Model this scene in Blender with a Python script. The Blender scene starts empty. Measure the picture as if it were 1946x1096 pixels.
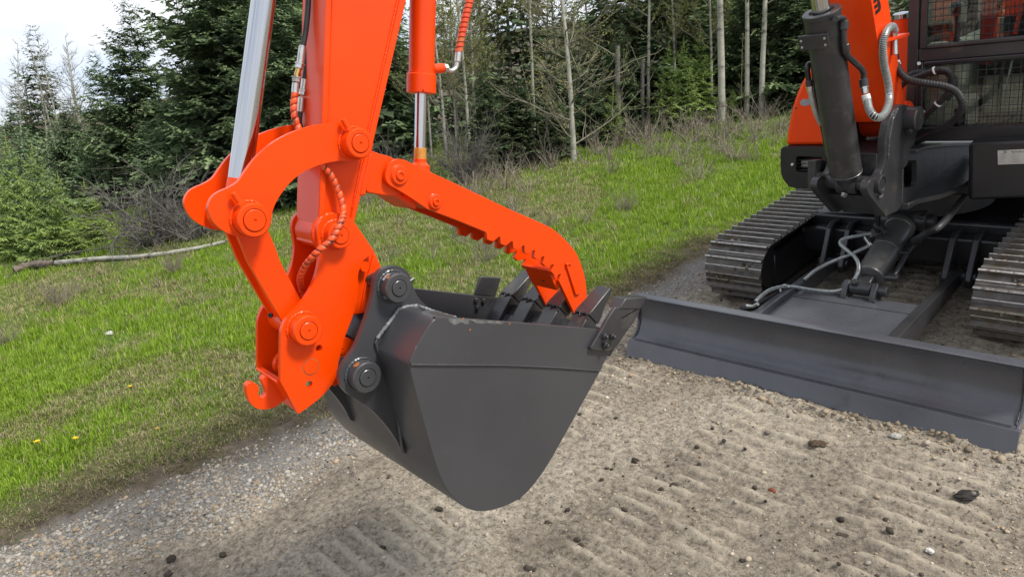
import bpy, bmesh, math, random
import numpy as np
from mathutils import Vector, Matrix
from mathutils.geometry import tessellate_polygon
random.seed(7); rng = np.random.default_rng(7)
scene = bpy.context.scene
col = scene.collection

# ---------------------------------------------------------------- camera, sky, sun, exposure
# M = machine frame (x across the tracks, y along them towards the rear, z off the sloping road); the road
# climbs about 12 degrees, so M is rotated into the world, where z is up.
CAMR = np.array([[0.6923, 0.7023, -0.1657], [0.1398, -0.3566, -0.9237], [-0.7078, 0.6163, -0.3451]])
u_, s_, v_ = np.linalg.svd(CAMR); CAMR = u_ @ v_
CAMP = np.array([1.332, -2.687, 1.744]); FPX = 1333.85; CX, CY = 973.0, 548.0
up = -(0.044 * CAMR[0] + 0.985 * CAMR[1] + 0.165 * CAMR[2]); up /= np.linalg.norm(up)
RG = np.array(Vector(up).rotation_difference(Vector((0, 0, 1))).to_matrix())   # M -> world
def W(p): return np.asarray(p, float) @ RG.T
ROOT = Matrix(RG.tolist()).to_4x4()

cam = bpy.data.cameras.new('camera'); cam.lens = 36 * FPX / 1946; cam.sensor_width = 36
cam.clip_start = 0.05; cam.clip_end = 2000
camo = bpy.data.objects.new('camera', cam); col.objects.link(camo)
cm = np.array([CAMR[0], -CAMR[1], -CAMR[2]]).T
camo.matrix_world = Matrix.Translation(Vector(W(CAMP))) @ Matrix((RG @ cm).tolist()).to_4x4()
scene.camera = camo

SUN_EL, SUN_AZ = math.radians(52), None
# sun comes from the right of the camera, a little behind it
fw = RG @ CAMR[2]; rt = RG @ CAMR[0]
sd = 0.75 * rt[:2] / np.linalg.norm(rt[:2]) - 0.55 * fw[:2] / np.linalg.norm(fw[:2]); sd /= np.linalg.norm(sd)
SUN_DIR = Vector((sd[0] * math.cos(SUN_EL), sd[1] * math.cos(SUN_EL), math.sin(SUN_EL)))
sun = bpy.data.lights.new('sun', 'SUN'); sun.energy = 2.5; sun.angle = math.radians(13); sun.color = (1, .955, .88)
suno = bpy.data.objects.new('sun', sun); col.objects.link(suno)
suno.rotation_euler = SUN_DIR.to_track_quat('Z', 'Y').to_euler()

world = bpy.data.worlds.new('World'); scene.world = world; world.use_nodes = True
wn = world.node_tree.nodes; wl = world.node_tree.links
bg = wn['Background']; bg.inputs[1].default_value = 0.13
sky = wn.new('ShaderNodeTexSky'); sky.sky_type = 'NISHITA'; sky.sun_disc = False
sky.sun_elevation = SUN_EL; sky.sun_rotation = math.atan2(sd[0], sd[1]); sky.altitude = 1200; sky.air_density = 1.0; sky.dust_density = 2.0
tc = wn.new('ShaderNodeTexCoord')
mp = wn.new('ShaderNodeMapping'); mp.inputs['Scale'].default_value = (1, 1, 2.6)
nz = wn.new('ShaderNodeTexNoise'); nz.inputs['Scale'].default_value = 2.2; nz.inputs['Detail'].default_value = 7; nz.inputs['Roughness'].default_value = .58
cr = wn.new('ShaderNodeValToRGB'); cr.color_ramp.elements[0].position = .30; cr.color_ramp.elements[0].color = (.35, .35, .35, 1)
cr.color_ramp.elements[1].position = .52; cr.color_ramp.elements[1].color = (1, 1, 1, 1)
nz2 = wn.new('ShaderNodeTexNoise'); nz2.inputs['Scale'].default_value = 4.5; nz2.inputs['Detail'].default_value = 6
cr2 = wn.new('ShaderNodeValToRGB'); cr2.color_ramp.elements[0].color = (3.3, 3.55, 4.0, 1); cr2.color_ramp.elements[1].color = (4.7, 4.85, 5.1, 1)
cr2.color_ramp.elements[0].position = .35; cr2.color_ramp.elements[1].position = .65
mx = wn.new('ShaderNodeMix'); mx.data_type = 'RGBA'
wl.new(tc.outputs['Generated'], mp.inputs[0]); wl.new(mp.outputs[0], nz.inputs[0]); wl.new(mp.outputs[0], nz2.inputs[0])
wl.new(nz.outputs[0], cr.inputs[0]); wl.new(nz2.outputs[0], cr2.inputs[0])
wl.new(cr.outputs[0], mx.inputs[0]); wl.new(sky.outputs[0], mx.inputs[6]); wl.new(cr2.outputs[0], mx.inputs[7])
wl.new(mx.outputs[2], bg.inputs[0])

scene.view_settings.view_transform = 'Standard'; scene.view_settings.look = 'None'
scene.view_settings.exposure = 0.92; scene.view_settings.gamma = 1.0
scene.cycles.max_bounces = 6; scene.cycles.transparent_max_bounces = 12
scene.cycles.use_denoising = True

# ---------------------------------------------------------------- pixel -> place helpers (on real planes)
PHI = -0.05646; PIV = np.array([0, 0.6525, 0])            # the swing post is turned 3 degrees
RA = np.array([[math.cos(PHI), -math.sin(PHI), 0], [math.sin(PHI), math.cos(PHI), 0], [0, 0, 1]])
def A2M(p): return (np.asarray(p, float) - PIV) @ RA.T + PIV
def ident(p): return np.asarray(p, float)
CAMA = (CAMP - PIV) @ RA + PIV
def hit(C, d, X=None, Y=None, Z=None):
    t = (X - C[0]) / d[0] if X is not None else (Y - C[1]) / d[1] if Y is not None else (Z - C[2]) / d[2]
    return C + d * t
def dirM(px, py): return CAMR.T @ np.array([(px - CX) / FPX, (py - CY) / FPX, 1.0])
def PM(px, py, **k): return hit(CAMP, dirM(px, py), **k)                   # in machine frame
def PA(px, py, **k): return hit(CAMA, RA.T @ dirM(px, py), **k)            # in attachment frame
def depthA(p): return float(CAMR[2] @ (A2M(p) - CAMP))
def depthM(p): return float(CAMR[2] @ (np.asarray(p) - CAMP))
def projM(p):
    c = (np.asarray(p) - CAMP) @ CAMR.T
    return CX + FPX * c[..., 0] / c[..., 2], CY + FPX * c[..., 1] / c[..., 2], c[..., 2]

# ---------------------------------------------------------------- materials
MATS = {}
def nodes_of(name):
    m = bpy.data.materials.new(name); m.use_nodes = True
    return m, m.node_tree.nodes, m.node_tree.links, m.node_tree.nodes['Principled BSDF']
def ramp(n, stops):
    r = n.new('ShaderNodeValToRGB'); e = r.color_ramp.elements
    while len(e) < len(stops): e.new(.5)
    for k, (p, c) in enumerate(stops): e[k].position = p; e[k].color = (*c, 1) if len(c) == 3 else c
    return r
def noise(n, l, vec, scale, detail=4, rough=.55):
    t = n.new('ShaderNodeTexNoise'); t.inputs['Scale'].default_value = scale; t.inputs['Detail'].default_value = detail
    t.inputs['Roughness'].default_value = rough; l.new(vec, t.inputs['Vector']); return t
def mixc(n, l, fac, a, b, mode='MIX'):
    m = n.new('ShaderNodeMix'); m.data_type = 'RGBA'; m.blend_type = mode
    for i, v in ((0, fac), (6, a), (7, b)):
        if isinstance(v, (int, float)): m.inputs[i].default_value = v
        elif isinstance(v, tuple): m.inputs[i].default_value = (*v, 1)
        else: l.new(v, m.inputs[i])
    return m.outputs[2]
def bumpn(n, l, h, strength, dist):
    b = n.new('ShaderNodeBump'); b.inputs['Strength'].default_value = strength; b.inputs['Distance'].default_value = dist
    l.new(h, b.inputs['Height']); return b
def paint(name, c1, c2, rough=.35, metal=0, scale=14, bump=.12, bscale=350, dirt=None, dirt_amt=.0, coat=0, dscale=9):
    m, n, l, b = nodes_of(name); t = n.new('ShaderNodeTexCoord').outputs['Object']
    nz = noise(n, l, t, scale, 5); r = ramp(n, [(.35, c1), (.68, c2)]); l.new(nz.outputs[0], r.inputs[0]); c = r.outputs[0]
    rg = n.new('ShaderNodeMapRange'); rg.inputs['To Min'].default_value = rough - .08; rg.inputs['To Max'].default_value = rough + .12
    nr = noise(n, l, t, scale * 2.3, 6); l.new(nr.outputs[0], rg.inputs[0]); l.new(rg.outputs[0], b.inputs['Roughness'])
    if dirt:
        nd = noise(n, l, t, dscale, 9, .68); rd = ramp(n, [(.62 - dirt_amt, (0, 0, 0)), (.72 - dirt_amt * .6, (1, 1, 1))]); l.new(nd.outputs[0], rd.inputs[0])
        c = mixc(n, l, rd.outputs[0], c, dirt)
    l.new(c, b.inputs['Base Color']); b.inputs['Metallic'].default_value = metal
    if coat: b.inputs['Coat Weight'].default_value = coat; b.inputs['Coat Roughness'].default_value = .16
    nb = noise(n, l, t, bscale, 3); bb = bumpn(n, l, nb.outputs[0], bump, .0012); l.new(bb.outputs[0], b.inputs['Normal'])
    MATS[name] = m; return m
ORANGE = paint('orange_paint', (.76, .051, .0), (.81, .058, .0), .34, 0, 5, .10, 220, None, 0, .22)
ORANGE2 = paint('hood_paint', (.80, .055, .004), (.86, .065, .005), .34, 0, 4, .05, 160, None, 0, .15)
for m_ in (ORANGE, ORANGE2): m_.node_tree.nodes['Principled BSDF'].inputs['Specular IOR Level'].default_value = .22
GREY = paint('charcoal_paint', (.039, .040, .044), (.047, .048, .052), .33, 0, 5, .12, 260, (.052, .052, .055), .0, .2, 9)
GREYD = paint('dark_steel_paint', (.022, .022, .024), (.034, .034, .036), .38, 0, 9, .12, 260, (.060, .055, .048), .05, .15, 10)
BLACK = paint('black_paint', (.010, .010, .012), (.017, .017, .019), .34, 0, 7, .08, 260, None, 0, .1)
BLADE = paint('blade_paint', (.056, .058, .067), (.072, .074, .084), .27, 0, 5, .12, 220, (.044, .041, .043), .0, .25, 6)
CHROME = paint('chrome', (.50, .51, .53), (.54, .55, .57), .13, 1, 4, .005, 500)
ZINC = paint('zinc_plate', (.50, .50, .48), (.66, .66, .64), .32, .9, 60, .06, 500)
RUBBER = paint('black_hose', (.010, .010, .011), (.022, .022, .023), .50, 0, 60, .25, 900)
WRAP = paint('orange_hose_wrap', (.70, .075, .012), (.80, .10, .02), .42, 0, 30, .05, 400, (.045, .025, .02), .11, 0, 38)
WRAPR = paint('red_hose_wrap', (.62, .055, .02), (.74, .08, .02), .40, 0, 30, .05, 400, (.42, .16, .05), .10, 0, 40)
SPRING = paint('steel_spring_guard', (.40, .43, .42), (.55, .58, .56), .36, .6, 60, .05, 500)
TRACK = paint('worn_track_steel', (.046, .042, .038), (.105, .096, .086), .46, .2, 22, .3, 160, (.075, .055, .035), .10, 0, 13)
TRACKD = paint('worn_grouser_steel', (.30, .285, .265), (.50, .48, .45), .38, .45, 40, .3, 200, (.10, .075, .05), .10, 0, 22)
WELD = paint('painted_weld', (.11, .11, .115), (.24, .24, .245), .40, .0, 60, .3, 260, (.06, .06, .06), .10, 0, 50)
BEIGE = paint('beige_plastic', (.58, .53, .42), (.64, .59, .47), .6, 0, 8, .1, 300)
SEATM = paint('dark_seat_fabric', (.030, .032, .038), (.05, .05, .06), .8, 0, 20, .2, 500)
REDM = paint('red_plastic', (.42, .03, .02), (.46, .035, .02), .4, 0, 8, .05, 300)
WHITE = paint('white_plastic', (.75, .75, .73), (.8, .8, .78), .5, 0, 8, .05, 300)
PLATEM = paint('aluminium_plate', (.48, .48, .46), (.60, .60, .58), .38, .7, 20, .03, 300)
PRIMER = paint('grey_primer', (.24, .25, .27), (.30, .31, .33), .45, 0, 20, .05, 300)
RUST = paint('bare_rust', (.22, .07, .02), (.33, .12, .04), .7, 0, 60, .2, 400)
LENS = paint('lamp_lens', (.5, .5, .48), (.62, .62, .6), .15, .5, 60, .3, 300)
BRASS = paint('brass_fitting', (.62, .42, .14), (.7, .48, .18), .28, 1, 30, .03, 300)
def glassmat():
    m, n, l, b = nodes_of('cab_glass'); n.remove(b)
    g = n.new('ShaderNodeBsdfGlossy'); g.inputs['Roughness'].default_value = .02
    t = n.new('ShaderNodeBsdfTransparent'); t.inputs[0].default_value = (.88, .93, .91, 1)
    f = n.new('ShaderNodeFresnel'); f.inputs[0].default_value = 1.7
    x = n.new('ShaderNodeMixShader'); l.new(f.outputs[0], x.inputs[0]); l.new(t.outputs[0], x.inputs[1]); l.new(g.outputs[0], x.inputs[2])
    l.new(x.outputs[0], n['Material Output'].inputs[0]); return m
GLASS = glassmat()

# ---------------------------------------------------------------- mesh helpers
FRAME = ident                    # current frame for machine parts: ident (M) or A2M
def frame(f):
    global FRAME; FRAME = f
def mesh_obj(name, v, f, mat, parent=None, smooth=35, bev=0, xform=None):
    me = bpy.data.meshes.new(name)
    v = (xform or FRAME)(np.asarray(v, float))
    me.from_pydata([tuple(p) for p in v], [], f); me.validate(); me.update()
    if mat: me.materials.append(mat)
    bm = bmesh.new(); bm.from_mesh(me); bmesh.ops.recalc_face_normals(bm, faces=bm.faces); bm.to_mesh(me); bm.free()
    if smooth:
        me.polygons.foreach_set('use_smooth', [True] * len(me.polygons)); me.set_sharp_from_angle(angle=math.radians(smooth))
    o = bpy.data.objects.new(name, me); col.objects.link(o)
    if parent is not None: o.parent = parent
    if bev:
        b = o.modifiers.new('bevel', 'BEVEL'); b.width = bev; b.segments = 2; b.limit_method = 'ANGLE'; b.angle_limit = math.radians(40); b.harden_normals = False
    return o
def spline(pts, n=6, closed=False):
    """Catmull-Rom through points; a 2-D point with a third entry is a corner, where the curve breaks."""
    pts = [tuple(p) for p in pts]; D = len(pts[0]) if not closed else 2
    out = []; N = len(pts)
    arr = [np.array(p[:2] if closed else p, float) for p in pts]
    cor = [closed and len(p) > 2 for p in pts]
    for i in range(N if closed else N - 1):
        p1, p2 = arr[i], arr[(i + 1) % N]; c1, c2 = cor[i], cor[(i + 1) % N]
        if closed and c1 and c2: out.append(p1); continue
        p0 = arr[i - 1] if (closed or i > 0) and not c1 else 2 * p1 - p2
        p3 = arr[(i + 2) % N] if (closed or i + 2 < N) and not c2 else 2 * p2 - p1
        for k in range(n):
            t = k / n; out.append(.5 * (2 * p1 + (p2 - p0) * t + (2 * p0 - 5 * p1 + 4 * p2 - p3) * t * t + (3 * p1 - p0 - 3 * p2 + p3) * t ** 3))
    if not closed: out.append(arr[-1])
    return out
def prism(name, yz, x0, x1, mat, parent=None, bev=.0015, holes=(), smooth=35, axis=0):
    """polygon in the plane across `axis`, given thickness from x0 to x1; holes are further rings"""
    rings = [[np.asarray(p, float)[:2] for p in yz]] + [[np.asarray(p, float)[:2] for p in h] for h in holes]
    def mk(p, x): return {0: (x, p[0], p[1]), 1: (p[0], x, p[1]), 2: (p[0], p[1], x)}[axis]
    tri = tessellate_polygon([[Vector((p[0], p[1], 0)) for p in r] for r in rings])
    flat = [p for r in rings for p in r]; n = len(flat)
    v = [mk(p, x0) for p in flat] + [mk(p, x1) for p in flat]
    f = [tuple(t) for t in tri] + [tuple(i + n for i in reversed(t)) for t in tri]
    s = 0
    for r in rings:
        k = len(r)
        for i in range(k): a, b = s + i, s + (i + 1) % k; f.append((a, b, b + n, a + n))
        s += k
    return mesh_obj(name, v, f, mat, parent, smooth, bev)
def YZ(px, X, closed=True, n=5):
    """pixel outline -> (y,z) outline on the attachment plane x = X"""
    s = spline(px, n, True) if closed else [np.array(p[:2]) for p in px]
    return [tuple(PA(p[0], p[1], X=X)[1:]) for p in s]
def YZM(px, X, n=5):
    return [tuple(PM(p[0], p[1], X=X)[1:]) for p in spline(px, n, True)]
def circ(c, r, n=24, ph=0): return [(c[0] + r * math.cos(2 * math.pi * k / n + ph), c[1] + r * math.sin(2 * math.pi * k / n + ph)) for k in range(n)]
def basis(d):
    d = np.asarray(d, float); d /= np.linalg.norm(d); a = np.array([0, 0, 1.]) if abs(d[2]) < .9 else np.array([1., 0, 0])
    u = np.cross(a, d); u /= np.linalg.norm(u); return d, u, np.cross(d, u)
def lathe(name, p0, p1, prof, mat, parent=None, n=28, smooth=30, bev=0):
    """prof: list of (t along p0->p1 in metres, radius); closed with caps"""
    p0 = np.asarray(p0, float); d, u, w = basis(np.asarray(p1, float) - p0); v = []; f = []
    for t, r in prof:
        for k in range(n):
            a = 2 * math.pi * k / n; v.append(p0 + d * t + (u * math.cos(a) + w * math.sin(a)) * r)
    m = len(prof)
    for i in range(m - 1):
        for k in range(n): f.append((i * n + k, i * n + (k + 1) % n, (i + 1) * n + (k + 1) % n, (i + 1) * n + k))
    f.append(tuple(range(n))); f.append(tuple((m - 1) * n + k for k in range(n)))
    return mesh_obj(name, v, f, mat, parent, smooth, bev)
def cyl(name, p0, p1, r, mat, parent=None, n=28, ch=.002):
    L = float(np.linalg.norm(np.asarray(p1, float) - np.asarray(p0, float))); ch = min(ch, L / 3, r / 3)
    return lathe(name, p0, p1, [(0, r - ch), (ch, r), (L - ch, r), (L, r - ch)], mat, parent, n)
def tube_geo(pts, r, n=10, cap=True):
    pts = [np.asarray(p, float) for p in pts]; v = []; f = []; u = None
    for i, p in enumerate(pts):
        d = pts[min(i + 1, len(pts) - 1)] - pts[max(i - 1, 0)]; d = d / (np.linalg.norm(d) + 1e-9)
        if u is None: _, u, w = basis(d)
        else: u = u - d * (u @ d); u /= np.linalg.norm(u); w = np.cross(d, u)
        rr = r[i] if hasattr(r, '__len__') else r
        for k in range(n): a = 2 * math.pi * k / n; v.append(p + (u * math.cos(a) + w * math.sin(a)) * rr)
        if i:
            b = (i - 1) * n
            for k in range(n): f.append((b + k, b + (k + 1) % n, b + n + (k + 1) % n, b + n + k))
    if cap: f.append(tuple(range(n))); f.append(tuple((len(pts) - 1) * n + k for k in range(n)))
    return v, f
def tube(name, pts, r, mat, parent=None, n=10, smooth=50):
    v, f = tube_geo(pts, r, n); return mesh_obj(name, v, f, mat, parent, smooth)
def resample(pts, step):
    pts = np.array(pts); s = np.r_[0, np.cumsum(np.linalg.norm(np.diff(pts, axis=0), axis=1))]
    t = np.linspace(0, s[-1], max(3, int(s[-1] / step) + 1)); return np.stack([np.interp(t, s, pts[:, k]) for k in range(3)], 1)
def coil(name, pts, r, pitch, fill, thick, mat, parent=None, seg=14):
    """a flat ribbon wound round a hose: real turns with gaps between them"""
    P = resample(pts, pitch / seg); v = []; f = []; u = None; N = len(P); K = 4
    for i in range(N):
        d = P[min(i + 1, N - 1)] - P[max(i - 1, 0)]; d /= np.linalg.norm(d) + 1e-9
        if u is None: _, u, w = basis(d)
        else: u = u - d * (u @ d); u /= np.linalg.norm(u); w = np.cross(d, u)
        a = 2 * math.pi * i / seg; o = u * math.cos(a) + w * math.sin(a); h = pitch * fill / 2
        for q, rr in ((-h, r), (-h * .7, r + thick), (h * .7, r + thick), (h, r)): v.append(P[i] + d * q + o * rr)
        if i:
            b = (i - 1) * K
            for k in range(K - 1): f.append((b + k, b + k + 1, b + K + k + 1, b + K + k))
    return mesh_obj(name, v, f, mat, parent, 50)
def box(name, lo, hi, mat, parent=None, bev=.003):
    (a, b, c), (d, e, g) = lo, hi
    v = [(a, b, c), (d, b, c), (d, e, c), (a, e, c), (a, b, g), (d, b, g), (d, e, g), (a, e, g)]
    f = [(0, 3, 2, 1), (4, 5, 6, 7), (0, 1, 5, 4), (1, 2, 6, 5), (2, 3, 7, 6), (3, 0, 4, 7)]
    return mesh_obj(name, v, f, mat, parent, 35, bev)
def bar(name, p0, p1, w, h, mat, parent=None, bev=.002, upv=(0, 0, 1)):
    p0 = np.asarray(p0, float); p1 = np.asarray(p1, float); d = (p1 - p0) / np.linalg.norm(p1 - p0)
    s = np.cross(d, upv); s /= np.linalg.norm(s); t = np.cross(s, d)
    v = [p + s * a * w / 2 + t * b * h / 2 for p in (p0, p1) for a, b in ((-1, -1), (1, -1), (1, 1), (-1, 1))]
    f = [(0, 1, 2, 3), (7, 6, 5, 4), (0, 4, 5, 1), (1, 5, 6, 2), (2, 6, 7, 3), (3, 7, 4, 0)]
    return mesh_obj(name, v, f, mat, parent, 35, bev)
def weld(name, pts, r, mat, parent=None):
    P = resample(pts, r * .7); rr = [r * (1 + .10 * math.sin(i * 1.7) + random.uniform(-.14, .14)) for i in range(len(P))]
    return tube(name, P, rr, mat, parent, 7)
def hexbolt(name, p, d, r, h, mat, parent=None):
    p = np.asarray(p, float); d, u, w = basis(d)
    lathe(name, p, p + d * h, [(0, r * 1.25), (h * .18, r * 1.25), (h * .18001, r), (h * .9, r), (h, r * .85)], mat, parent, 6, 30)
def pin_set(parent, c, xs, r_boss, r_pin, boss_h, mat, sign=1, collar=True):
    """round boss standing off a link plate at plane x = xs, with a pin end set in it"""
    x1 = xs + sign * boss_h; y, z = c; d = (sign, 0, 0)
    # boss ring with a narrow recessed gap round the pin
    lathe('pin_boss', (xs - sign * .002, y, z), (x1, y, z), [(0, r_boss + .003), (.004, r_boss), (boss_h - .001, r_boss), (boss_h + .002, r_boss - .0025), (boss_h + .002, r_pin + .0018), (boss_h - .006, r_pin + .0018), (boss_h - .006, .001)], mat, parent, 40)
    lathe('pin', (x1 - sign * .006, y, z), (x1 + sign * .001, y, z), [(0, r_pin), (.0072, r_pin), (.0084, r_pin - .0015), (.0084, .0035), (.0056, .0026), (.0056, .0002)], mat, parent, 36)
    # weld fillet where the boss meets the plate
    weld('weld_bead', [(xs + sign * .001, y + (r_boss + .002) * math.cos(a), z + (r_boss + .002) * math.sin(a)) for a in np.linspace(0, 2 * math.pi, 40)], .0035, mat, parent)
def tag(o, label, cat, group=None, kind=None):
    o['label'] = label; o['category'] = cat
    if group: o['group'] = group
    if kind: o['kind'] = kind
    return o
def empty(name, mw=None):
    o = bpy.data.objects.new(name, None); col.objects.link(o); o.empty_display_size = .1
    if mw is not None: o.matrix_world = mw
    return o

# ================================================================= EXCAVATOR: the working end (attachment frame)
EXC = empty('excavator', ROOT)
tag(EXC, 'orange and charcoal crawler mini excavator with raised bucket, thumb and dozer blade', 'excavator')
def part(name, label=None):
    o = empty(name); o.parent = EXC
    if label: o['label'] = label
    return o
def eyz(px, X): return tuple(PA(px[0], px[1], X=X)[1:])
frame(A2M)
HL, CP, ST, TH, LK, BK, EAR = .083, .072, .056, .067, .040, .278, .140

# ---- pins (centres measured at the faces of their bosses)
pH1 = eyz((685.8, 272.5), HL + .035); pH0 = eyz((485, 419), HL + .035)
pArm = eyz((649, 448), CP + .030); pCp = eyz((588, 629), CP + .034)
pE1 = eyz((760, 548), EAR + .034); pE2 = eyz((700, 718), EAR + .034)
pT1 = eyz((761, 333.5), TH + .006); pT2 = eyz((829, 384), TH + .006)

# ---- stick (dipper arm)
stick = part('stick')
prism('web_box', YZ([(640, -470, 1), (880, -430, 1), (846, -300, 1), (766, 0, 1), (697, 290, 1), (676, 412, 1), (664, 470), (640, 482), (612, 468, 1), (608, 440, 1), (623, 0, 1)], ST), -ST + .004, ST - .004, ORANGE, stick)
prism('front_flange', YZ([(635, -470, 1), (652, -470, 1), (630, 0, 1), (616, 446, 1), (604, 446, 1), (619, 0, 1)], ST), -ST - .004, ST + .002, ORANGE, stick, .002)
prism('rear_flange', YZ([(836, -300, 1), (850, -300, 1), (771, 0, 1), (704, 290, 1), (672, 425, 1), (665, 418, 1), (694, 288, 1), (759, 0, 1)], ST), -ST - .002, ST + .003, ORANGE, stick, .002)
for a in ((627, 440), (640, 0)): pass
weld('weld_bead', [PA(x, y, X=ST - .003) for x, y in ((632, 0), (626, 150), (619, 330), (614, 445))], .0026, ORANGE, stick)
weld('weld_bead', [PA(x, y, X=ST - .003) for x, y in ((756, 0), (725, 140), (691, 288), (670, 395))], .0030, ORANGE, stick)
cyl('end_boss', (-ST, *pArm), (ST + .010, *pArm), .040, ORANGE, stick, 40, .004)
weld('weld_bead', [(ST - .002, pArm[0] + .043 * math.cos(a), pArm[1] + .043 * math.sin(a)) for a in np.linspace(.4, 3.6, 40)], .006, ORANGE, stick)
cyl('link_pin_tube', (-HL + .012, *pH1), (HL - .012, *pH1), .030, ORANGE, stick, 32)
# lower front closing plate with drip of bare steel
prism('toe_plate', YZ([(604, 447, 1), (616, 447, 1), (611, 468, 1), (602, 466, 1)], ST), -ST + .002, ST - .002, ORANGE, stick, .002)

# ---- curved side links, one on each side of the stick
HLPX = [(395.5, 392), (403, 375), (416.7, 364.3), (435.8, 356), (452.3, 345), (463.2, 330), (485, 301), (515, 274), (548, 254.8), (581, 242.4), (613.8, 235.6), (651, 233.6), (678, 238.5), (697, 254), (700, 275), (692, 296), (668.5, 306), (641.2, 306.2), (613.8, 311.7), (581, 324.6), (553.6, 345), (531.7, 372.5), (519.3, 397), (515.2, 419), (509, 438), (494, 449), (470, 452), (446, 448), (424.9, 438.2), (408.4, 424.5), (398.5, 408)]
hl = YZ(HLPX, HL)
for sgn, nm in ((1, 'side_link'), (-1, 'side_link')):
    o = part('side_link')
    prism('link_plate', hl, sgn * HL, sgn * (HL - .013), ORANGE, o, .0018)
    pin_set(o, pH0, sgn * HL, .0345, .0222, .033, ORANGE, sgn)
    pin_set(o, pH1, sgn * HL, .0325, .0200, .033, ORANGE, sgn)
    if sgn > 0:   # locking bolts standing on the bosses, with nuts
        for c, rb in ((pH0, .0345), (pH1, .0300)):
            d = np.array([.0, -.30, .95]); d /= np.linalg.norm(d)
            b = np.array([HL + .014, c[0] + d[1] * rb * 1.0, c[1] + d[2] * rb * 1.0])
            hexbolt('lock_nut', b - d * .002, d, .0105, .010, ORANGE, o); cyl('lock_bolt', b, b + d * .030, .0062, ORANGE, o, 14, .001)
            cyl('lock_tab', b - d * .004 - np.array([.012, 0, 0]), b + d * .001 - np.array([.012, 0, 0]), .010, ORANGE, o, 14, .002)
    cyl('spacer', (sgn * (HL - .013), *pH0), (sgn * .052, *pH0), .038, ORANGE, o, 30)

# ---- bucket cylinder: chromed rod and its eye
bc = part('bucket_cylinder')
r0 = PA(502, 0, X=0); r1 = PA(463, 300, X=0); dr = (r1 - r0) / np.linalg.norm(r1 - r0)
rb = PA(456, 341, X=0)
cyl('rod', r0 - dr * .42, rb, .0245, CHROME, bc, 40, .001)
lathe('rod_eye', rb - dr * .001, rb + dr * .06, [(0, .0246), (.02, .026), (.06, .030)], ORANGE, bc, 36)
cyl('rod_eye', (-.030, *pH0), (.030, *pH0), .036, ORANGE, bc, 36)
lathe('gland', r0 - dr * .42, r0 - dr * .46, [(0, .026), (.002, .041), (.04, .041)], ORANGE, bc, 40)
cyl('barrel', r0 - dr * .455, r0 - dr * 1.0, .037, ORANGE, bc, 40)

# ---- bucket link bars
lkpx = [(442, 418, 1), (500, 416, 1), (523, 470), (534, 500), (566, 559), (577, 585), (574, 610), (557, 624), (541, 613), (532, 602), (478, 509), (466, 482), (452, 448)]
lk = YZ(lkpx, LK)
bl = part('bucket_link')
for sgn in (1, -1): prism('link_bar', lk, sgn * LK, sgn * (LK - .014), ORANGE, bl, .002)
cyl('pin_tube', (-CP + .013, *pCp), (CP - .013, *pCp), .0285, ORANGE, bl, 36)
pc = PA(506, 595, X=.005); 
cyl('pin_tube', (-HL + .016, *pH0), (HL - .016, *pH0), .034, ORANGE, bl, 36)
lathe('grease_hole', PA(519, 601, X=-.005) + np.array([.0, -.004, .004]), PA(519, 601, X=-.005) + np.array([.004, -.012, .012]), [(0, .006), (.004, .0055), (.0041, .003), (.001, .002)], RUBBER, bl, 16)

# ---- quick coupler
qc = part('quick_coupler')
cpx = [(602.7, 445), (604, 430), (612, 417), (628, 408), (648, 406), (664, 412), (674, 423, 1), (711.5, 478, 1), (691, 494, 1), (684, 510), (680.4, 524), (681, 552), (677, 578), (671, 599), (663, 620), (655, 641), (649, 664), (643, 690), (640, 712), (631, 730), (613, 751), (590, 770), (567, 786, 1), (533, 724, 1), (533.6, 643.5), (536.6, 622), (546.8, 602.6), (567, 582), (587.7, 553), (602, 518), (607, 480)]
holes = [circ(eyz((606.5, 661.5), CP), .0082), circ(eyz((587.5, 729.5), CP), .0082)]
cpl = YZ(cpx, CP, n=4)
for sgn in (1, -1):
    prism('coupler_plate', cpl, sgn * CP, sgn * (CP - .012), ORANGE, qc, .0018, holes=holes)
    pin_set(qc, pArm, sgn * CP, .0295, .0186, .028, ORANGE, sgn)
    pin_set(qc, pCp, sgn * CP, .0340, .0196, .031, ORANGE, sgn)
c0 = eyz((591, 696.5), CP)   # pin plug seen flush in the plate, with its ring groove
lathe('plug_pin', (CP - .004, *c0), (CP + .001, *c0), [(0, .0178), (.0045, .0178), (.0055, .0172), (.0055, .0003)], ORANGE, qc, 36)
lathe('plug_ring', (CP - .003, *c0), (CP + .001, *c0), [(0, .0198), (.0034, .0198), (.0034, .0179), (.001, .0179)], RUST, qc, 36)
for k, (q, r) in enumerate((((594.5, 604.5), .004), ((577, 652), .004))):
    c = PA(*q, X=CP + .022); lathe('lock_ring_end', c - np.array([.012, 0, 0]), c + np.array([.006, 0, 0]), [(0, .006), (.015, .006), (.018, .004)], ORANGE, qc, 10)
a1 = np.array(eyz((534, 727), CP)); a2 = np.array(eyz((566, 783), CP)); nn = np.array([-(a2 - a1)[1], (a2 - a1)[0]]); nn /= np.linalg.norm(nn)
prism('cross_plate', [a1 - nn * .001, a2 - nn * .001, a2 + nn * .009, a1 + nn * .009], -CP + .0125, CP - .0125, ORANGE, qc, .0015)
weld('weld_bead', [(x, *(a1 + nn * -.002)) for x in (-.058, 0, .058)], .004, ORANGE, qc)
hook = [(468.8, 738.8), (470.8, 730.6), (479, 727), (489.3, 731), (492, 740.9), (490.8, 750), (496.5, 756.5), (503.7, 752.5), (506.5, 743), (499, 725), (502, 717), (510, 714.5), (518, 721.4), (531, 742), (540, 760, 1), (528, 770), (512, 776.5), (491.4, 776.5), (479, 768.5), (471.9, 755.3)]
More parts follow.
